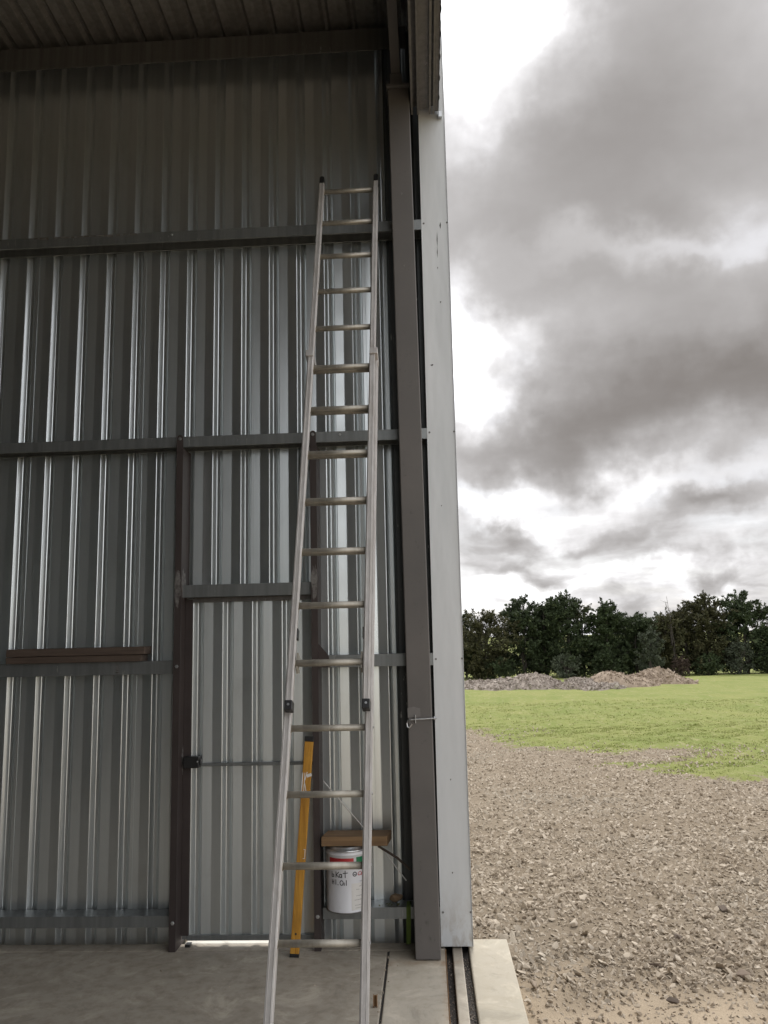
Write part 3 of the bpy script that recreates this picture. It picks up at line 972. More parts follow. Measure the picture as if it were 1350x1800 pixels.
MB().box((-0.083, 4.855, z0 - 0.022), (-0.078, 4.8715, z0 + 0.024)).build('hook_guide', M_BRIGHT, hook)
MB().prism([(0.011 * math.cos(a), 0.011 * math.sin(a)) for a in np.linspace(0, 2 * math.pi, 6, endpoint=False)], (0.028, 4.862, z0 + 0.004), (0.038, 4.862, z0 + 0.004), (0, 1, 0), (0, 0, 1)).build('nut', M_BRIGHT, hook)

for (x_, z_, r0) in ((-0.075, 4.66, 0.006), (-0.07, 4.16, 0.005), (-0.055, 2.0, 0.008), (-0.02, 1.86, 0.006), (-0.08, 0.16, 0.007), (-0.045, 0.2, 0.009), (-0.03, 0.12, 0.006)):
    MB().prism(blob(x_, z_, r0, r0 * 1.6, 9, int(x_ * 1000) + 200), (0, 4.8698, 0), (0, 4.8712, 0), (1, 0, 0), (0, 0, 1)).build('chip', M_PATCH2 if z_ > 3 else M_EAVE, post)
FX0b, FX1b, FX0t, FX1t = 0.029, 0.214, 0.053, 0.229


def flash_ring(z):
    f = z / 5.4
    a, b = FX0b + (FX0t - FX0b) * f, FX1b + (FX1t - FX1b) * f
    y = 5.050
    return [(a + 0.001, y + 0.035, z), (a, y, z), (b, y, z), (b + 0.0005, y - 0.006, z), (b + 0.003, y - 0.006, z), (b + 0.004, y + 0.20, z),
            (b + 0.0028, y + 0.20, z), (b + 0.0014, y + 0.0015, z), (a + 0.0015, y + 0.0015, z), (a + 0.0022, y + 0.035, z)]


zs = [0.012, 0.5, 1.2, 2.0, 3.0, 4.0, 5.0, 6.05]
mb = MB()
vs = [p for z in zs for p in flash_ring(z)]
m_ = 10
fs = [(i * m_ + k, i * m_ + (k + 1) % m_, (i + 1) * m_ + (k + 1) % m_, (i + 1) * m_ + k) for i in range(len(zs) - 1) for k in range(m_)]
mb.add(vs, fs + [tuple(range(m_))[::-1], tuple(range(len(vs) - m_, len(vs)))])
flash = mb.build('corner_flashing', M_FLASH, shed)
for z in (4.54, 3.10, 1.665, 0.2):
    f = z / 5.4
    a, b = FX0b + (FX0t - FX0b) * f, FX1b + (FX1t - FX1b) * f
    bolt((a + 0.016, 5.0495, z), 0.0045, parent=flash, m=M_TRACK, name='screw', h=0.005)
    bolt((b - 0.006, 5.0495, z), 0.0045, parent=flash, m=M_TRACK, name='screw', h=0.005)
# scratches on the flashing
for i, (x_, z_, l_, w_) in enumerate(((0.152, 4.42, 0.12, .0035), (0.150, 4.33, 0.08, .003), (0.149, 4.22, 0.02, .003), (0.176, 4.52, 0.05, .006), (0.16, 3.98, 0.012, .006), (0.12, 2.62, 0.01, .004), (0.118, 0.95, 0.012, .004), (0.11, 0.42, .012, .005), (0.09, 3.55, .012, .012))):
    MB().add([(x_ - w_, 5.0488, z_), (x_, 5.0488, z_ - l_ / 2), (x_ + w_ * .7, 5.0488, z_ + l_ * .1), (x_ + w_ * .3, 5.0488, z_ + l_ / 2)], [(0, 1, 2, 3)]).build('scratch', M_SEAL, flash, fix=False)

# ---- sliding door head: two guide channels and fascia along the open side
HZ = 5.318
YR0, YR1 = -15.9, 5.015


def channel(xa, xb, name='guide_channel'):
    th = 0.005
    pr = [(xa, HZ), (xa + 0.014, HZ), (xa + 0.014, HZ + th), (xa + th, HZ + th), (xa + th, HZ + 0.06), (xb - th, HZ + 0.06), (xb - th, HZ + th), (xb - 0.012, HZ + th), (xb - 0.012, HZ), (xb, HZ), (xb, HZ + 0.066), (xa, HZ + 0.066)]
    return MB().prism(pr, (0, YR0, 0), (0, YR1, 0), (1, 0, 0), (0, 0, 1)).build(name, M_TRACK, shed)


channel(0.003, 0.056)
channel(0.124, 0.163)
MB().box((0.057, YR0, HZ + 0.028), (0.123, YR1 - 0.02, HZ + 0.05)).build('packer', M_TRACK, shed)
MB().box((0.164, YR0, HZ + 0.012), (0.188, YR1 - 0.01, HZ + 0.035)).build('packer', M_TRACK, shed)
MB().box((0.003, YR0, HZ + 0.067), (0.190, YR1, HZ + 0.19)).build('header_beam', M_TRACK, shed)
sheet('fascia_sheet', sheet_line(YR0, 5.03, 0.05), lambda u, d, e: (0.190 + d * 0.15, u, 7.6 if e else HZ - 0.004), M_ROOF, shed)
MB().box((0.0, YR0, HZ + 0.19), (0.004, 5.03, 7.6)).build('header_lining', M_TRACK, shed)
MB().box((0.1895, 5.016, HZ - 0.02), (0.212, 5.046, HZ + 0.02)).build('end_clip', M_BRIGHT, shed)
# rafter above the post
zr = lambda y: 5.525 + SL * (4.9 - y)
mb = MB()
mb.add([(-0.122, 5.04, zr(5.04)), (-0.062, 5.04, zr(5.04)), (-0.062, 5.04, zr(5.04) + 0.3), (-0.122, 5.04, zr(5.04) + 0.3),
        (-0.122, -15.9, zr(-15.9)), (-0.062, -15.9, zr(-15.9)), (-0.062, -15.9, zr(-15.9) + 0.3), (-0.122, -15.9, zr(-15.9) + 0.3)],
       [(0, 1, 2, 3), (7, 6, 5, 4), (0, 4, 5, 1), (1, 5, 6, 2), (2, 6, 7, 3), (3, 7, 4, 0)])
mb.build('rafter', M_POST, shed)
for y_ in (2.6, 0.0, -2.6, -5.2, -7.8, -10.4, -13.0):
    z_ = RZ(y_) - 0.16
    MB().box((-18, y_, z_), (-0.125, y_ + 0.07, z_ + 0.155)).build('purlin', M_TRACK, shed)

# ------------------------------------------------------------------ extension ladder
ladder = empty('extension_ladder', (-0.49, 3.30, 0.0), label='two-section aluminium extension ladder leaning against the shed wall', cat='ladder')
TOP = Vector((-0.4256, 4.9455, 4.741))         # centre of the topmost rung
LD = Vector((-0.013, -0.351, -1.0)).normalized()   # down the ladder
LU = Vector((1, 0.003, 0)).normalized()
LN = LD.cross(LU).normalized()
if LN.y > 0:
    LN = -LN                                   # towards the climber
SP = 0.294


def lp(t_, u, nrm):
    return TOP + LD * t_ + LU * u + LN * nrm


def stile(t0, t1, side, uc, nc, wd, dp, parent, m):
    """channel section: web outside, two flanges pointing outwards with small lips"""
    hw, hd, th = wd / 2, dp / 2, 0.0035
    s = side
    pr = [(-hw, -hd), (hw, -hd), (hw, -hd + th), (-hw + th, -hd + th), (-hw + th, hd - th), (hw, hd - th), (hw, hd), (-hw, hd)]
    pr = [(uc * s + s * a, nc + b) for a, b in pr]
    mb = MB()
    mb.prism(pr, TOP + LD * t0, TOP + LD * t1, LU, LN)
    # raised beads on the front flange
    for q in (-hw * 0.72, hw * 0.55):
        c = uc * s + s * q
        mb.prism([(c - 0.002, nc + hd), (c + 0.002, nc + hd), (c + 0.0012, nc + hd + 0.002), (c - 0.0012, nc + hd + 0.002)], TOP + LD * t0, TOP + LD * t1, LU, LN)
    # inside nose that shows as a bright line
    c = uc * s - s * hw
    mb.prism([(c - 0.004 * s, nc + hd - 0.012), (c, nc + hd - 0.012), (c, nc + hd - 0.002), (c - 0.004 * s, nc + hd - 0.004)], TOP + LD * t0, TOP + LD * t1, LU, LN)
    return mb.build('stile', m, parent, bevel=0.001)


def rung(t_, nc, half, parent, seed):
    pr = []
    hw, hh = 0.0155, 0.0150
    for k in range(12):
        a = 2 * math.pi * k / 12
        pr.append((hw * math.copysign(abs(math.cos(a)) ** 0.75, math.cos(a)), hh * math.copysign(abs(math.sin(a)) ** 0.75, math.sin(a))))
    mb = MB()
    mb.prism(pr, lp(t_, -half, nc), lp(t_, half, nc), LN, LD, smooth=True)
    # flared swage at each end
    for s in (-1, 1):
        mb.prism([(a * 1.22, b * 1.22) for a, b in pr], lp(t_, s * half, nc), lp(t_, s * (half - 0.007), nc), LN, LD, smooth=True)
    return mb.build('rung', M_RUNG, parent)


fly = empty('fly_section', tuple(TOP), parent=ladder)
base = empty('base_section', tuple(TOP), parent=ladder)
FH, BH, BN = 0.166, 0.176, -0.056
t_foot = (TOP.z - 0.0) / -LD.z
T_FLY_END = SP * 11 + 0.215
for s in (-1, 1):
    stile(-0.055, T_FLY_END, s, FH + 0.0145, 0.0, 0.029, 0.058, fly, M_ALU)
    stile(SP * 5 - 0.085, t_foot - 0.025, s, BH + 0.0155, BN, 0.031, 0.064, base, M_ALU)
for i in range(12):
    rung(SP * i, 0.0, FH + 0.002, fly, i)
for i in range(5, 16):
    rung(SP * i - (0.020 if i < 12 else 0.0), BN, BH + 0.002, base, i)
# black plastic end caps at the top (the left one bent over as a hook)
for s in (-1, 1):
    mb = MB()
    c = lp(-0.055, s * (FH + 0.0145), 0)
    arc = [(-0.015, 0.0)] + [(0.0155 * math.cos(a), -0.05 - 0.016 * math.sin(a)) for a in np.linspace(math.pi, 0, 9)] + [(0.0155, 0.0)]
    mb.prism(arc, c - LN * 0.031, c + LN * 0.031, LU, LD)
    mb.build('end_cap', M_BLACK, fly, bevel=0.003)
    # black foot caps under the fly section
    mb = MB()
    c = lp(T_FLY_END - 0.032, s * (FH + 0.0135), 0)
    mb.prism([(-0.018, -0.033), (0.018, -0.033), (0.018, 0.034), (-0.018, 0.034)], c, c + LD * 0.045, LU, LN)
    cap = mb.build('foot_cap', M_BLACK, fly, bevel=0.003)
    bolt(c + LD * 0.02 + LN * 0.034, 0.0045, tuple(LN), parent=fly, name='rivet', h=0.003)
    # guide brackets wrapped round both stiles at the top of the base section
    mb = MB()
    c = lp(SP * 5 - 0.105, s * (BH + 0.010), BN / 2 + 0.002)
    mb.prism([(-0.023, -0.07), (0.023, -0.07), (0.023, 0.066), (-0.023, 0.066)], c, c + LD * 0.042, LU, LN)
    mb.build('guide_bracket', M_ALU, base, bevel=0.003)
    # rung hook (lock) at the lowest fly rung
    mb = MB()
    c = lp(SP * 11, s * (FH - 0.012), -0.01)
    prof = [(-0.03, -0.05), (0.018, -0.05), (0.018, 0.03), (-0.005, 0.045), (-0.05, 0.03), (-0.055, 0.012), (-0.03, 0.016)]
    mb.prism(prof, c - LU * 0.004, c + LU * 0.004, LN, LD)
    mb.build('rung_hook', M_RUNG, fly)
    mb = MB()
    c = lp(SP * 11 - 0.17, s * (FH - 0.004), 0.0)
    mb.prism([(-0.006, -0.02), (0.006, -0.02), (0.006, 0.02), (-0.006, 0.02)], c, c + LD * 0.05, LU, LN)
    mb.build('stop_block', M_BLACK, fly, bevel=0.002)
    # rubber feet on the floor
    c = lp(t_foot - 0.03, s * (BH + 0.0155), BN)
    MB().box((c.x - 0.02, c.y - 0.05, 0.001), (c.x + 0.02, c.y + 0.05, 0.05)).build('rubber_foot', M_BLACK, base, bevel=0.004)
# rivets where the rungs meet the base stiles, outside flange tip on the right
for i in range(12, 16):
    for s in (-1, 1):
        bolt(lp(SP * i, s * (BH + 0.031), BN), 0.006, (s, 0, 0), parent=base, name='rivet', h=0.005)
clip = MB().box((-0.319, 4.292, 0.001), (-0.315, 4.310, 0.055)).box((-0.303, 4.292, 0.001), (-0.299, 4.310, 0.055)).box((-0.3149, 4.306, 0.001), (-0.3031, 4.310, 0.052)).build('clip', M_RUST, None, label='small rusty steel clip standing on the floor beside the ladder', cat='clip')

# ------------------------------------------------------------------ planks on the left girt
MB().box((-2.655, 5.028, 1.6915), (-1.785, 5.15, 1.733)).build('timber_plank', M_PLANK, None, bevel=0.004, label='lower of two brown timber planks lying on the left steel girt', cat='plank', group='planks on the left girt')
MB().box((-2.650, 5.020, 1.7345), (-1.762, 5.145, 1.783)).build('timber_plank', M_PLANK, None, bevel=0.004, label='upper of two brown timber planks stacked on the left steel girt', cat='plank', group='planks on the left girt')

# ------------------------------------------------------------------ yellow straightedge leaning by the door
st = empty('straightedge', (-0.80, 4.94, 0.0), label='long yellow painted timber straightedge leaning beside the shed door', cat='straightedge')
p0, p1 = Vector((-0.816, 4.938, 0.0)), Vector((-0.727, 5.000, 1.222))
dv = (p1 - p0).normalized()
su = Vector((1, 0, 0))
su = (su - dv * su.dot(dv)).normalized()
sn = dv.cross(su).normalized()
if sn.y > 0:
    sn = -sn
mb = MB()
mb.prism([(-0.026, -0.012), (0.026, -0.012), (0.026, 0.012), (-0.026, 0.012)], p0 + dv * 0.006, p1 - dv * 0.03, su, sn)
mb.build('body', M_YELLOW, st, bevel=0.003)
for a, b in ((p0, p0 + dv * 0.02), (p1 - dv * 0.0295, p1)):
    MB().prism([(-0.027, -0.013), (0.027, -0.013), (0.027, 0.013), (-0.027, 0.013)], a + dv * 0.0005, b, su, sn).build('end_cap', M_BLACK, st, bevel=0.002)
M_WHITE = paint('white_print', (0.62, 0.60, 0.57), (0.70, 0.68, 0.65), 0.5, 12)
M_INK = paint('black_ink', (0.018, 0.018, 0.02), (0.03, 0.03, 0.032), 0.5, 30)
M_REDPRINT = paint('red_print', (0.34, 0.02, 0.025), (0.42, 0.03, 0.035), 0.4, 12)
M_GREENPRINT = paint('green_print', (0.01, 0.13, 0.055), (0.015, 0.17, 0.07), 0.4, 12)


def stroke(mb, pts, wd, to3, lift):
    for (a, b) in zip(pts, pts[1:]):
        a, b = Vector(a), Vector(b)
        d = (b - a).normalized() if (b - a).length > 0 else Vector((1, 0))
        q = Vector((-d.y, d.x)) * wd / 2
        e = d * wd * 0.3
        mb.add([to3(a - q - e, lift), to3(b - q + e, lift), to3(b + q + e, lift), to3(a + q - e, lift)], [(0, 1, 2, 3)])


to_st = lambda q, lift: p0 + su * q[0] + dv * q[1] + sn * (0.0124 + lift)
mb = MB()
zc_ = 0.985
stroke(mb, [(-0.024, zc_ - 0.085), (-0.024, zc_ + 0.03)], 0.006, to_st, 0)
stroke(mb, [(-0.011, zc_ - 0.075), (-0.011, zc_ + 0.03)], 0.005, to_st, 0)
stroke(mb, [(-0.008, zc_ - 0.01), (0.002, zc_ + 0.035)], 0.005, to_st, 0.0002)
stroke(mb, [(-0.008, zc_ - 0.03), (0.003, zc_ - 0.075), (-0.004, zc_ - 0.085)], 0.005, to_st, 0.0004)
stroke(mb, [(0.006, zc_ + 0.015), (0.025, zc_ + 0.022)], 0.018, to_st, 0.0002)
mb.build('mark', M_WHITE, st, fix=False)
mb = MB()
stroke(mb, [(0.013, 0.585), (0.022, 0.585), (0.022, 0.535), (0.012, 0.535)], 0.004, to_st, 0)
mb.build('mark', M_WHITE, st, fix=False)
MB().prism([(0.0065 * math.cos(a), 0.0065 * math.sin(a)) for a in np.linspace(0, 6.28, 12, endpoint=False)], p0 + dv * 0.125 + sn * 0.0121, p0 + dv * 0.125 + sn * 0.0126, su, dv).build('hole', M_INK, st)

# ------------------------------------------------------------------ oil pail on the right girt
PC = Vector((-0.515, 5.061, 0.2285))
PR, PH = 0.127, 0.350
pail = empty('oil_pail', tuple(PC), label='white steel oil pail with red and green print standing on the low girt', cat='pail')
M_PAIL = paint('white_pail_paint', (0.60, 0.60, 0.62), (0.66, 0.655, 0.67), 0.32, 5, (0.45, 0.42, 0.38), 0.25)
prof = [(0.0, 0.004), (PR - 0.006, 0.0), (PR - 0.002, 0.001), (PR - 0.001, 0.006), (PR - 0.004, 0.009), (PR - 0.003, 0.2), (PR - 0.003, 0.316), (PR + 0.002, 0.320), (PR + 0.002, 0.326), (PR - 0.003, 0.330), (PR - 0.003, 0.334), (PR - 0.004, PH - 0.012)]
MB().lathe(prof, PC, 64).build('body', M_PAIL, pail)
prof = [(PR - 0.004, PH - 0.012), (PR + 0.002, PH - 0.012), (PR + 0.004, PH - 0.007), (PR + 0.002, PH - 0.003), (PR - 0.004, PH - 0.003), (PR - 0.012, PH + 0.012), (PR - 0.017, PH + 0.014), (PR - 0.02, PH + 0.006), (0.0, PH + 0.006)]
MB().lathe(prof, PC, 64).build('lid', M_BRIGHT, pail)
MB().lathe([(PR - 0.003, 0.0005), (PR + 0.001, 0.0005), (PR + 0.001, 0.006), (PR - 0.002, 0.007)], PC, 64).build('bottom_rim', M_TRACK, pail)
RS = PR - 0.003


def on_pail(q, lift=0.0005):
    """q = (arc length from the point facing the camera, height)"""
    a0 = math.atan2(-PC.y, -PC.x)           # towards the camera
    a = a0 + q[0] / RS
    r_ = RS + lift
    return Vector((PC.x + r_ * math.cos(a), PC.y + r_ * math.sin(a), PC.z + q[1]))


def patch(mb, q0, q1, lift=0.0005, n=16):
    vs, fs = [], []
    for i in range(n + 1):
        u = q0[0] + (q1[0] - q0[0]) * i / n
        vs += [on_pail((u, q0[1]), lift), on_pail((u, q1[1]), lift)]
    fs = [(2 * i, 2 * i + 2, 2 * i + 3, 2 * i + 1) for i in range(n)]
    mb.add(vs, fs, True)


mb = MB(); patch(mb, (-0.122, 0.272), (0.038, 0.305)); mb.build('red_band', M_REDPRINT, pail, fix=False)
mb = MB(); patch(mb, (0.054, 0.264), (0.17, 0.308)); mb.build('green_band', M_GREENPRINT, pail, fix=False)
mb = MB(); patch(mb, (0.022, 0.018), (0.15, 0.165)); mb.build('label_panel', M_WHITE, pail, fix=False)


def text_on_pail(txt, q, size, m, shear=0.0, name='lettering', lift=0.0009, bold=0.0):
    cu = bpy.data.curves.new('t', 'FONT')
    cu.body = txt
    cu.size = size
    cu.shear = shear
    cu.offset = bold
    cu.resolution_u = 3
    tmp = bpy.data.objects.new('t', cu)
    col.objects.link(tmp)
    dg = bpy.context.evaluated_depsgraph_get()
    me = bpy.data.meshes.new_from_object(tmp.evaluated_get(dg))
    vs = [(v.co.x, v.co.y) for v in me.vertices]
    fs = [tuple(p.vertices) for p in me.polygons]
    bpy.data.objects.remove(tmp)
    bpy.data.curves.remove(cu)
    bpy.data.meshes.remove(me)
    mb = MB()
    mb.add([on_pail((q[0] + a, q[1] + b), lift) for a, b in vs], fs)
    return mb.build(name, m, pail, fix=False)


text_on_pail('Castrol', (0.058, 0.206), 0.031, M_REDPRINT, 0.35, bold=0.0006)
mb = MB()
for k in range(20):
    a, b = 2 * math.pi * k / 20, 2 * math.pi * (k + 1) / 20
    mb.add([on_pail((0.043 + r_ * math.cos(t_), 0.216 + r_ * math.sin(t_)), 0.0008) for r_, t_ in ((0.0085, a), (0.0135, a), (0.0135, b), (0.0085, b))], [(0, 1, 2, 3)])
patch(mb, (0.0365, 0.2125), (0.0495, 0.2165), 0.0009, 3)
mb.build('logo', M_INK, pail, fix=False)
# handwriting: brushed strokes
mb = MB()
W_ = 0.0042


def hand(strokes, q, s):
    for st_ in strokes:
        stroke(mb, [(q[0] + a * s, q[1] + b * s) for a, b in st_], W_, lambda c, l: on_pail((c[0], c[1]), 0.0009 + l), random.uniform(0, 0.0003))


oval = lambda cx_, cy_, rx_, ry: [(cx_ + rx_ * math.cos(a), cy_ + ry * math.sin(a)) for a in np.linspace(0.6, 6.6, 9)]
hand([[(-0.5, 0), (-0.5, 1.0)], [(0.1, 1.0), (-0.45, 0.45), (0.15, 0.0)]], (-0.055, 0.200), 0.03)
hand([oval(0.35, 0.32, 0.25, 0.3), [(0.6, 0.62), (0.62, 0.0)]], (-0.052, 0.200), 0.03)
hand([[(0.2, 1.15), (0.2, 0.0)], [(-0.2, 0.72), (0.65, 0.8)]], (-0.02, 0.200), 0.032)
hand([[(0, 0.9), (0, 0)], [(0.45, 0.9), (0.45, 0)], [(0, 0.45), (0.45, 0.45)]], (-0.098, 0.160), 0.026)
hand([[(0, 1), (0, 0)]], (-0.072, 0.160), 0.026)
hand([oval(0.35, 0.45, 0.33, 0.45)], (-0.046, 0.157), 0.03)
hand([[(0, 0.55), (0, 0)], [(0.45, 1.0), (0.45, 0)]], (-0.020, 0.157), 0.028)
hand([[(0, 0.12), (0.02, 0.0)]], (-0.058, 0.158), 0.03)
hand([[(0, 1), (0, 0), (0.5, 0.1), (0.45, 0.5), (0, 0.5)]], (-0.100, 0.200), 0.028)
mb.build('handwriting', M_INK, pail, fix=False)
mb = MB()
M_SMALL = paint('grey_small_print', (0.22, 0.21, 0.20), (0.30, 0.29, 0.28), 0.6, 40)
for (a, z_, l_) in ((0.075, 0.172, 0.04), (0.085, 0.152, 0.03), (0.07, 0.145, 0.05), (0.05, 0.128, 0.02), (0.085, 0.122, 0.03), (0.05, 0.094, 0.045), (0.04, 0.072, 0.08), (0.042, 0.043, 0.07), (0.045, 0.028, 0.075)):
    u = a
    while u < a + l_:
        wl = random.uniform(0.004, 0.01)
        patch(mb, (u, z_), (u + wl, z_ + 0.0028), 0.0008, 2)
        u += wl + 0.0025
mb.build('small_print', M_SMALL, pail, fix=False, kind='stuff')

# wooden block lying on the pail
zb = PC.z + PH + 0.0145
mb = MB()
mb.add([(-0.660, 4.975, zb), (-0.268, 4.968, zb), (-0.250, 5.135, zb), (-0.640, 5.14, zb),
        (-0.660, 4.975, zb + 0.054), (-0.268, 4.968, zb + 0.054), (-0.250, 5.135, zb + 0.054), (-0.640, 5.14, zb + 0.054)],
       [(3, 2, 1, 0), (4, 5, 6, 7), (0, 1, 5, 4), (1, 2, 6, 5), (2, 3, 7, 6), (3, 0, 4, 7)])
mb.build('timber_block', M_BLOCK, None, bevel=0.004, label='thick brown timber offcut lying on top of the white pail', cat='timber')

# brown lump of stone, leaves, strap, rod and stick on the right girt
rv, rf = ROCKS[3]
v = rv * np.array([0.052, 0.045, 0.055])
o = big_mesh('stone', v, rf, paint('brown_stone', (0.15, 0.10, 0.06), (0.21, 0.145, 0.085), 0.85, 14), label='small brown stone sitting on the low girt between pail and post', cat='stone')
o.location = (-0.228, 5.125, 0.2285 + 0.046)
bv = o.modifiers.new('bevel', 'BEVEL'); bv.width = 0.008; bv.segments = 2
M_STRAP = paint('green_webbing', (0.085, 0.13, 0.02), (0.12, 0.175, 0.03), 0.8, 30)
path = [(-0.155, 5.150, 0.2305), (-0.155, 5.07, 0.2305), (-0.156, 5.052, 0.226), (-0.156, 5.0505, 0.20), (-0.158, 5.0500, 0.12), (-0.160, 5.055, 0.06), (-0.161, 5.062, 0.022)]
mb = MB()
vs, fs = [], []
for i, p in enumerate(path):
    p = Vector(p)
    d = (Vector(path[min(i + 1, len(path) - 1)]) - Vector(path[max(i - 1, 0)])).normalized()
    nn = d.cross(Vector((1, 0, 0))).normalized() * 0.0018
    hw = 0.013
    vs += [p + Vector((-hw, 0, 0)) - nn, p + Vector((hw, 0, 0)) - nn, p + Vector((hw, 0, 0)) + nn, p + Vector((-hw, 0, 0)) + nn]
for i in range(len(path) - 1):
    for k in range(4):
        fs.append((i * 4 + k, i * 4 + (k + 1) % 4, i * 4 + 4 + (k + 1) % 4, i * 4 + 4 + k))
fs += [(3, 2, 1, 0), tuple(range(len(vs) - 4, len(vs)))]
mb.add(vs, fs)
mb.build('strap', M_STRAP, None, label='green webbing strap hanging over the low girt beside the post', cat='strap')
mb = MB()
for i in range(16):
    c = Vector((random.uniform(-0.33, -0.19), random.uniform(5.065, 5.11), 0.2295))
    a = random.uniform(0, 6.28)
    u = Vector((math.cos(a), math.sin(a), random.uniform(0.1, 0.5))) * random.uniform(0.012, 0.03)
    v_ = Vector((-math.sin(a), math.cos(a), 0.1)) * 0.006
    mb.add([c, c + u * 0.5 + v_, c + u, c + u * 0.5 - v_], [(0, 1, 2, 3)])
mb.build('leaves', paint('dry_leaf', (0.06, 0.075, 0.02), (0.13, 0.12, 0.05), 0.8, 50), None, fix=False, label='dry green leaves lying on the low girt before the brown stone', cat='leaves', kind='stuff')
MB().tube([(-0.668, 5.160, 0.935), (-0.50, 5.155, 0.745), (-0.30, 5.150, 0.520), (-0.165, 5.06, 0.375)], 0.0035, 6).build('rod', M_WHITE, None, label='thin white rod leaning across the wall behind the timber offcut', cat='rod')
MB().tube([(-0.335, 5.145, 0.552), (-0.22, 5.125, 0.488), (-0.14, 5.10, 0.425)], 0.0075, 7).build('stick', M_PLANK, None, label='short dark brown stick poking out under the timber offcut', cat='stick')


# ------------------------------------------------------------------ rubble heaps in the paddock
def heap(name, lab, cx_, cy_, bumps, m, nst, ssz, seed):
    r_ = np.random.default_rng(seed)
    x0 = min(b[0] - b[2] for b in bumps) - 0.2; x1 = max(b[0] + b[2] for b in bumps) + 0.2
    y0 = min(b[1] - b[3] for b in bumps) - 0.2; y1 = max(b[1] + b[3] for b in bumps) + 0.2

    def hh(x, y):
        z = np.zeros_like(x)
        for bx, by, ra, rb, h_ in bumps:
            d = np.sqrt(((x - bx) / ra) ** 2 + ((y - by) / rb) ** 2)
            z = np.maximum(z, h_ * np.clip(1 - d, 0, 1) ** 0.85 * (1 - 0.25 * np.clip(1 - d * 2.2, 0, 1)))
        return z + np.where(z > 0.02, 0.035 * wob(x, y, 5.3, seed) + 0.02 * wob(x, y, 11, seed * 2.0), -0.05)
    X, Y = np.meshgrid(np.arange(x0, x1, 0.09), np.arange(y0, y1, 0.09))
    Z = hh(X, Y)
    V = np.stack([X, Y, Z], -1)
    ny_, nx_ = X.shape
    id_ = np.arange(nx_ * ny_).reshape(ny_, nx_)
    Fq = np.stack([id_[:-1, :-1], id_[:-1, 1:], id_[1:, 1:], id_[1:, :-1]], -1).reshape(-1, 4)
    zc_ = Z.ravel()[Fq].max(1)
    Fq = Fq[zc_ > 0.0]
    gzc = float(gz(np.array(cx_), np.array(cy_)))
    root = empty(name, (cx_, cy_, gzc), label=lab, cat='rubble heap', group='rubble heaps at the far side of the paddock')
    VV = V.reshape(-1, 3).copy()
    VV[:, 2] += -0.0227 * VV[:, 1]
    big_mesh('mound', VV, Fq, m, parent=root, attr={'tint': np.clip(0.45 + 0.2 * wob(V[..., 0].ravel(), V[..., 1].ravel(), 8, 1.0), 0, 1)}, smooth=True)
    xx = r_.uniform(x0, x1, nst); yy = r_.uniform(y0, y1, nst)
    zz2 = hh(xx, yy)
    k = zz2 > 0.0
    s = ssz * (0.5 + 1.3 * r_.random(k.sum()) ** 2) * np.where(r_.random(k.sum()) < 0.03, 2.2, 1.0)
    P = np.stack([xx[k], yy[k], zz2[k] - 0.0227 * yy[k] + s * 0.2], 1)
    V2, F2, T2 = scatter(P, s, (0.5, 0.9))
    big_mesh('stones', V2, F2, m, parent=root, attr={'tint': T2}, kind='stuff')


heap('rubble_heap', 'long grey rubble heap with one rounded peak nearest the shed', 4.5, 41.6, [(-1.9, 1.2, 1.9, 1.6, 0.52), (-0.6, 0.6, 1.7, 1.5, 0.62), (0.75, 0.3, 1.75, 1.6, 0.92), (1.7, 0.0, 1.2, 1.3, 0.4)], M_PILE_GREY, 5200, 0.055, 3)
heap('rubble_heap', 'small grey rubble heap with a jagged top between the two bigger heaps', 7.25, 40.0, [(0.0, 0.3, 1.1, 1.2, 0.66), (0.42, 0.2, 0.6, 0.8, 0.6), (0.9, -0.3, 1.3, 1.0, 0.3)], M_PILE_GREY, 2400, 0.06, 5)
heap('rubble_heap', 'low brown earth heap behind the small jagged grey heap', 9.3, 42.2, [(-0.1, 0.0, 1.5, 1.4, 0.98), (1.1, 0.3, 1.4, 1.3, 0.6)], M_PILE_BROWN, 1800, 0.045, 8)
heap('rubble_heap', 'brown earth and rubble heap farthest from the shed with a tapering end', 11.7, 44.6, [(0.5, 0, 1.6, 1.5, 1.04), (-0.6, 0.1, 1.5, 1.4, 0.62), (1.3, -0.2, 1.25, 1.1, 0.46)], M_PILE_BROWN, 3600, 0.05, 11)


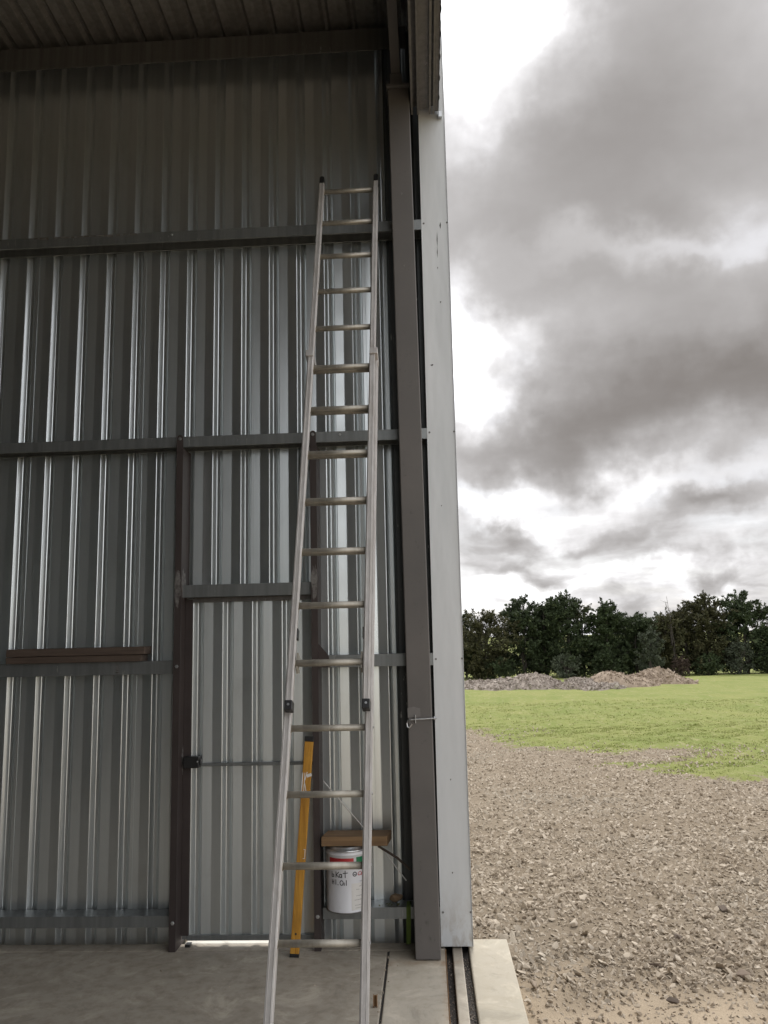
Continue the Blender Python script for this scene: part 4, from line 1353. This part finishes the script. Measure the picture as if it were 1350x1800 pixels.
# ------------------------------------------------------------------ the shelter belt
def make_tree(name, seed, H, Wd, style, leaf, nbr, nleaf, lab, px, py, group, lsize=0.10, low=0.04, lean=0.0):
    r_ = np.random.default_rng(seed)
    z0 = float(gz(np.array(px), np.array(py))) - 0.05
    root = empty(name, (px, py, z0), label=lab, cat='shrub' if 'shrub' in name else 'tree', group=group)
    mb = MB()
    base_ = Vector((px, py, z0))
    nst = {'shrub': 5, 'multi': 3}.get(style, 2)
    stems = []
    for k in range(nst):
        a = r_.uniform(0, 6.28)
        dx = (0.0 if k == 0 else r_.uniform(0.15, 0.45)) * Wd
        tp = Vector((dx * math.cos(a) + lean, dx * math.sin(a), H * (1.0 if k == 0 else r_.uniform(0.78, 0.97))))
        pts = [Vector((0, 0, 0))]
        for q in range(1, 6):
            f = q / 5
            pts.append(Vector((tp.x * f ** 1.3 + r_.normal(0, 0.05), tp.y * f ** 1.3 + r_.normal(0, 0.05), tp.z * f)))
        stems.append(pts)
        mb.tube([base_ + p for p in pts], [(0.018 if nleaf else 0.005) * H * (1 - 0.85 * q / 5) + 0.006 for q in range(6)], 6)
    cl, cr_, cd = [], [], []          # leaf spray centres, radii, directions

    def spray(o, d, L, fat, k=5):
        for q in range(k):
            f_ = 0.3 + 0.7 * (q + 0.5) / k
            cl.append((o + d * (L * f_) + Vector((0, 0, -0.1 * L * f_ * f_)))[:])
            cr_.append(fat * (1.15 - 0.75 * f_))
            cd.append(d[:])

    for i in range(nbr):
        pts = stems[int(r_.integers(0, nst))]
        top = i < nbr * 0.16                       # shoots that break the outline
        f = r_.uniform(0.72, 1.0) if top else low + (0.97 - low) * r_.random() ** 0.9
        q = min(int(f * 5), 4)
        o = pts[q].lerp(pts[q + 1], f * 5 - q)
        if style == 'cone':
            L = Wd * (1.05 - f) ** 0.7 * r_.uniform(0.45, 1.15) + 0.15
        elif style == 'shrub':
            L = Wd * math.sqrt(max(0.05, 1 - (f - 0.3) ** 2 * 1.6)) * r_.uniform(0.4, 0.95)
        elif style == 'flat':
            L = Wd * (0.55 + 0.5 * f) * r_.uniform(0.3, 1.0)
        else:
            L = Wd * (1.0 - 0.55 * f ** 1.8) * r_.uniform(0.35, 1.2)
        a = r_.uniform(0, 6.28)
        upk = r_.uniform(0.1, 0.7) if style != 'flat' else r_.uniform(0.0, 0.35)
        if top:
            upk = r_.uniform(0.7, 2.2)
            L = r_.uniform(0.45, 0.95) * (0.6 + 0.25 * Wd)
        d = Vector((math.cos(a), math.sin(a), upk)).normalized()
        tip = o + d * L
        if tip.z > H * 1.03:
            L *= 0.6
            tip = o + d * L
        midp = o.lerp(tip, 0.5) + Vector((0, 0, -0.05 * L))
        if L > 0.45 and (i % 2 == 0 or top):
            mb.tube([base_ + o, base_ + midp, base_ + tip], [0.016, 0.010, 0.004], 4)
        spray(o, d, L, 0.10 if top else 0.13)
        for q in range(2 if top else 4):           # side sprays
            f2 = r_.uniform(0.3, 0.95)
            d2 = (d + Vector(r_.normal(0, 0.6, 3)) + Vector((0, 0, 0.15))).normalized()
            spray(o + d * (L * f2), d2, r_.uniform(0.25, 0.55) * (0.5 + 0.3 * Wd), 0.085, 3)
    mb.build('trunk', M_BARK, root)
    if nleaf:
        cl = np.array(cl); cr_ = np.array(cr_); cd = np.array(cd)
        pk = r_.integers(0, len(cl), nleaf)
        C = cl[pk] + r_.normal(0, 1, (nleaf, 3)) * cr_[pk][:, None]
        C[:, 2] = np.clip(C[:, 2], 0.02, None)
        u = r_.normal(0, 0.75, (nleaf, 3)) + cd[pk]; u[:, 2] += 0.15
        u /= np.linalg.norm(u, axis=1)[:, None]
        t2 = r_.normal(0, 1, (nleaf, 3))
        v = np.cross(u, t2); v /= np.linalg.norm(v, axis=1)[:, None] + 1e-9
        s = lsize * r_.uniform(0.6, 1.4, nleaf)
        u = u * s[:, None]; v = v * (s * 0.38)[:, None]
        V = np.stack([C - u, C + v, C + u, C - v], 1).reshape(-1, 3)
        tint = np.clip(r_.beta(2, 3, nleaf) * 0.4 + 0.6 * r_.random(len(cl))[pk] ** 1.6, 0, 1)
        big_mesh('crown', V, np.arange(len(V)).reshape(-1, 4), M_LEAF[leaf], parent=root, attr={'tint': np.repeat(tint, 4)})
    return root


TB = 'trees of the shelter belt'
Y0 = 59.0
G0 = -0.06 - 0.0227 * 53
T_ = [  # x, y, top z above datum, half width, style, leaf, branches, leaves, label
    (1.6, 59.5, 3.4, 1.5, 'multi', 'dark', 90, 9000, 'dark tree half hidden behind the pale corner flashing of the shed'),
    (4.3, 58.8, 3.55, 1.9, 'flat', 'olive', 120, 9500, 'brown-green flat-topped tree next to the shed with gaps showing sky'),
    (7.0, 59.6, 4.5, 1.5, 'multi', 'dark', 110, 10500, 'dark tree rising above the long grey heap with a leafy tufted top'),
    (8.6, 60.2, 4.0, 1.2, 'multi', 'dark', 80, 6500, 'slender dark tree with airy top between the tufted tree and the pointed tree'),
    (10.15, 59.0, 4.65, 1.6, 'cone', 'dark', 130, 11500, 'pointed dark conifer with drooping sprays above the small jagged heap'),
    (11.4, 60.5, 4.25, 1.1, 'multi', 'olive', 60, 2600, 'thin-leaved tree with sky showing through, beside the pointed conifer'),
    (13.0, 59.2, 3.9, 1.5, 'multi', 'dark', 110, 10000, 'dark bushy tree behind the low brown heap'),
    (15.0, 59.6, 3.15, 1.5, 'multi', 'dark', 100, 9000, 'lowest dark tree of the belt, behind the grey-green bush'),
    (17.0, 59.8, 3.0, 1.4, 'multi', 'olive', 100, 8500, 'low olive tree below the bare twigs'),
    (18.7, 60.0, 3.9, 1.3, 'multi', 'olive', 80, 4200, 'olive tree with thin arching top left of the broad rounded tree'),
    (20.1, 59.2, 4.35, 1.7, 'multi', 'olive', 130, 11500, 'broad rounded olive-green tree with a lit brownish crown'),
    (22.5, 59.0, 4.5, 1.75, 'multi', 'dark', 140, 13000, 'tall dark tree near the right end of the belt'),
    (25.2, 59.5, 3.5, 1.5, 'multi', 'brown', 100, 6000, 'reddish-brown twiggy tree at the right picture edge'),
    (27.8, 59.5, 4.2, 1.7, 'multi', 'dark', 110, 9500, 'dark tree beyond the right picture edge'),
    (-1.6, 59.3, 3.7, 1.7, 'multi', 'dark', 90, 8000, 'dark bushy tree of the belt just behind the shed corner'),
    (-4.9, 59.8, 4.1, 1.7, 'multi', 'olive', 90, 8000, 'olive tree of the belt hidden behind the shed wall near its corner'),
    (-8.2, 59.4, 3.8, 1.7, 'multi', 'dark', 90, 8000, 'dark tree of the belt hidden behind the shed door'),
    (3.0, 63.5, 3.5, 1.6, 'multi', 'dark', 80, 6000, 'dark tree in the back row behind the flat-topped tree'),
    (9.2, 63.5, 3.6, 1.9, 'multi', 'dark', 90, 7500, 'dark tree in the back row behind the pointed conifer'),
    (14.2, 63.5, 3.3, 1.8, 'multi', 'dark', 90, 7500, 'dark tree in the back row behind the low brown heap'),
    (18.3, 63.8, 3.2, 1.9, 'multi', 'dark', 90, 7500, 'dark tree in the back row behind the bare twigs'),
]
for i, (x_, y_, zt_, wd_, sty, lf, nb, nl, lab) in enumerate(T_):
    make_tree('tree', 100 + i, (zt_ - G0) * 0.945, wd_ * 1.6, sty, lf, int(nb * 1.25), int(nl * 1.6), lab, x_, y_, TB, low=0.02)
make_tree('tree', 140, 4.3 - G0, 0.9, 'multi', 'brown', 46, 0, 'bare leafless tree with thin upright twigs above the belt', 17.3, 58.6, TB)
for i, (x_, y_, h_, wd_, lf, nl, lab) in enumerate((
        (9.6, 57.4, 1.45, 1.2, 'grey', 3800, 'low grey-green shrub behind the small jagged heap'),
        (15.3, 57.2, 3.1, 1.35, 'grey', 6500, 'tall grey-green shrub standing out pale before the dark trees'),
        (17.3, 57.3, 1.1, 0.9, 'brown', 1800, 'small red-brown shrub at the end of the farthest brown heap'),
        (21.3, 57.2, 2.1, 1.15, 'grey', 4200, 'rounded grey-green shrub in front of the broad rounded tree'),
        (23.4, 57.6, 1.6, 1.2, 'dark', 4000, 'low dark shrub at the foot of the tall dark tree'),
        (19.3, 57.6, 1.2, 1.2, 'dark', 3600, 'low dark shrub below the broad rounded tree'),
        (5.0, 57.8, 1.3, 1.4, 'dark', 4200, 'low dark shrub behind the long grey heap'),
        (12.4, 57.8, 1.5, 1.3, 'dark', 4200, 'low dark shrub behind the low brown heap'))):
    make_tree('shrub', 160 + i, h_, wd_, 'shrub', lf, 60, nl, lab, x_, y_, 'shrubs before the shelter belt', low=0.03, lsize=0.075)

for i in range(12):
    x_ = 1.0 + i * 2.35 + random.uniform(-.3, .3)
    make_tree('shrub', 200 + i, random.uniform(1.7, 2.3), 1.6, 'shrub', 'dark', 60, 4200, 'dark undergrowth shrub crouching in shade behind the front row of trees', x_, 61.3 + random.uniform(-.3, .3), 'undergrowth in the shelter belt', low=0.02)
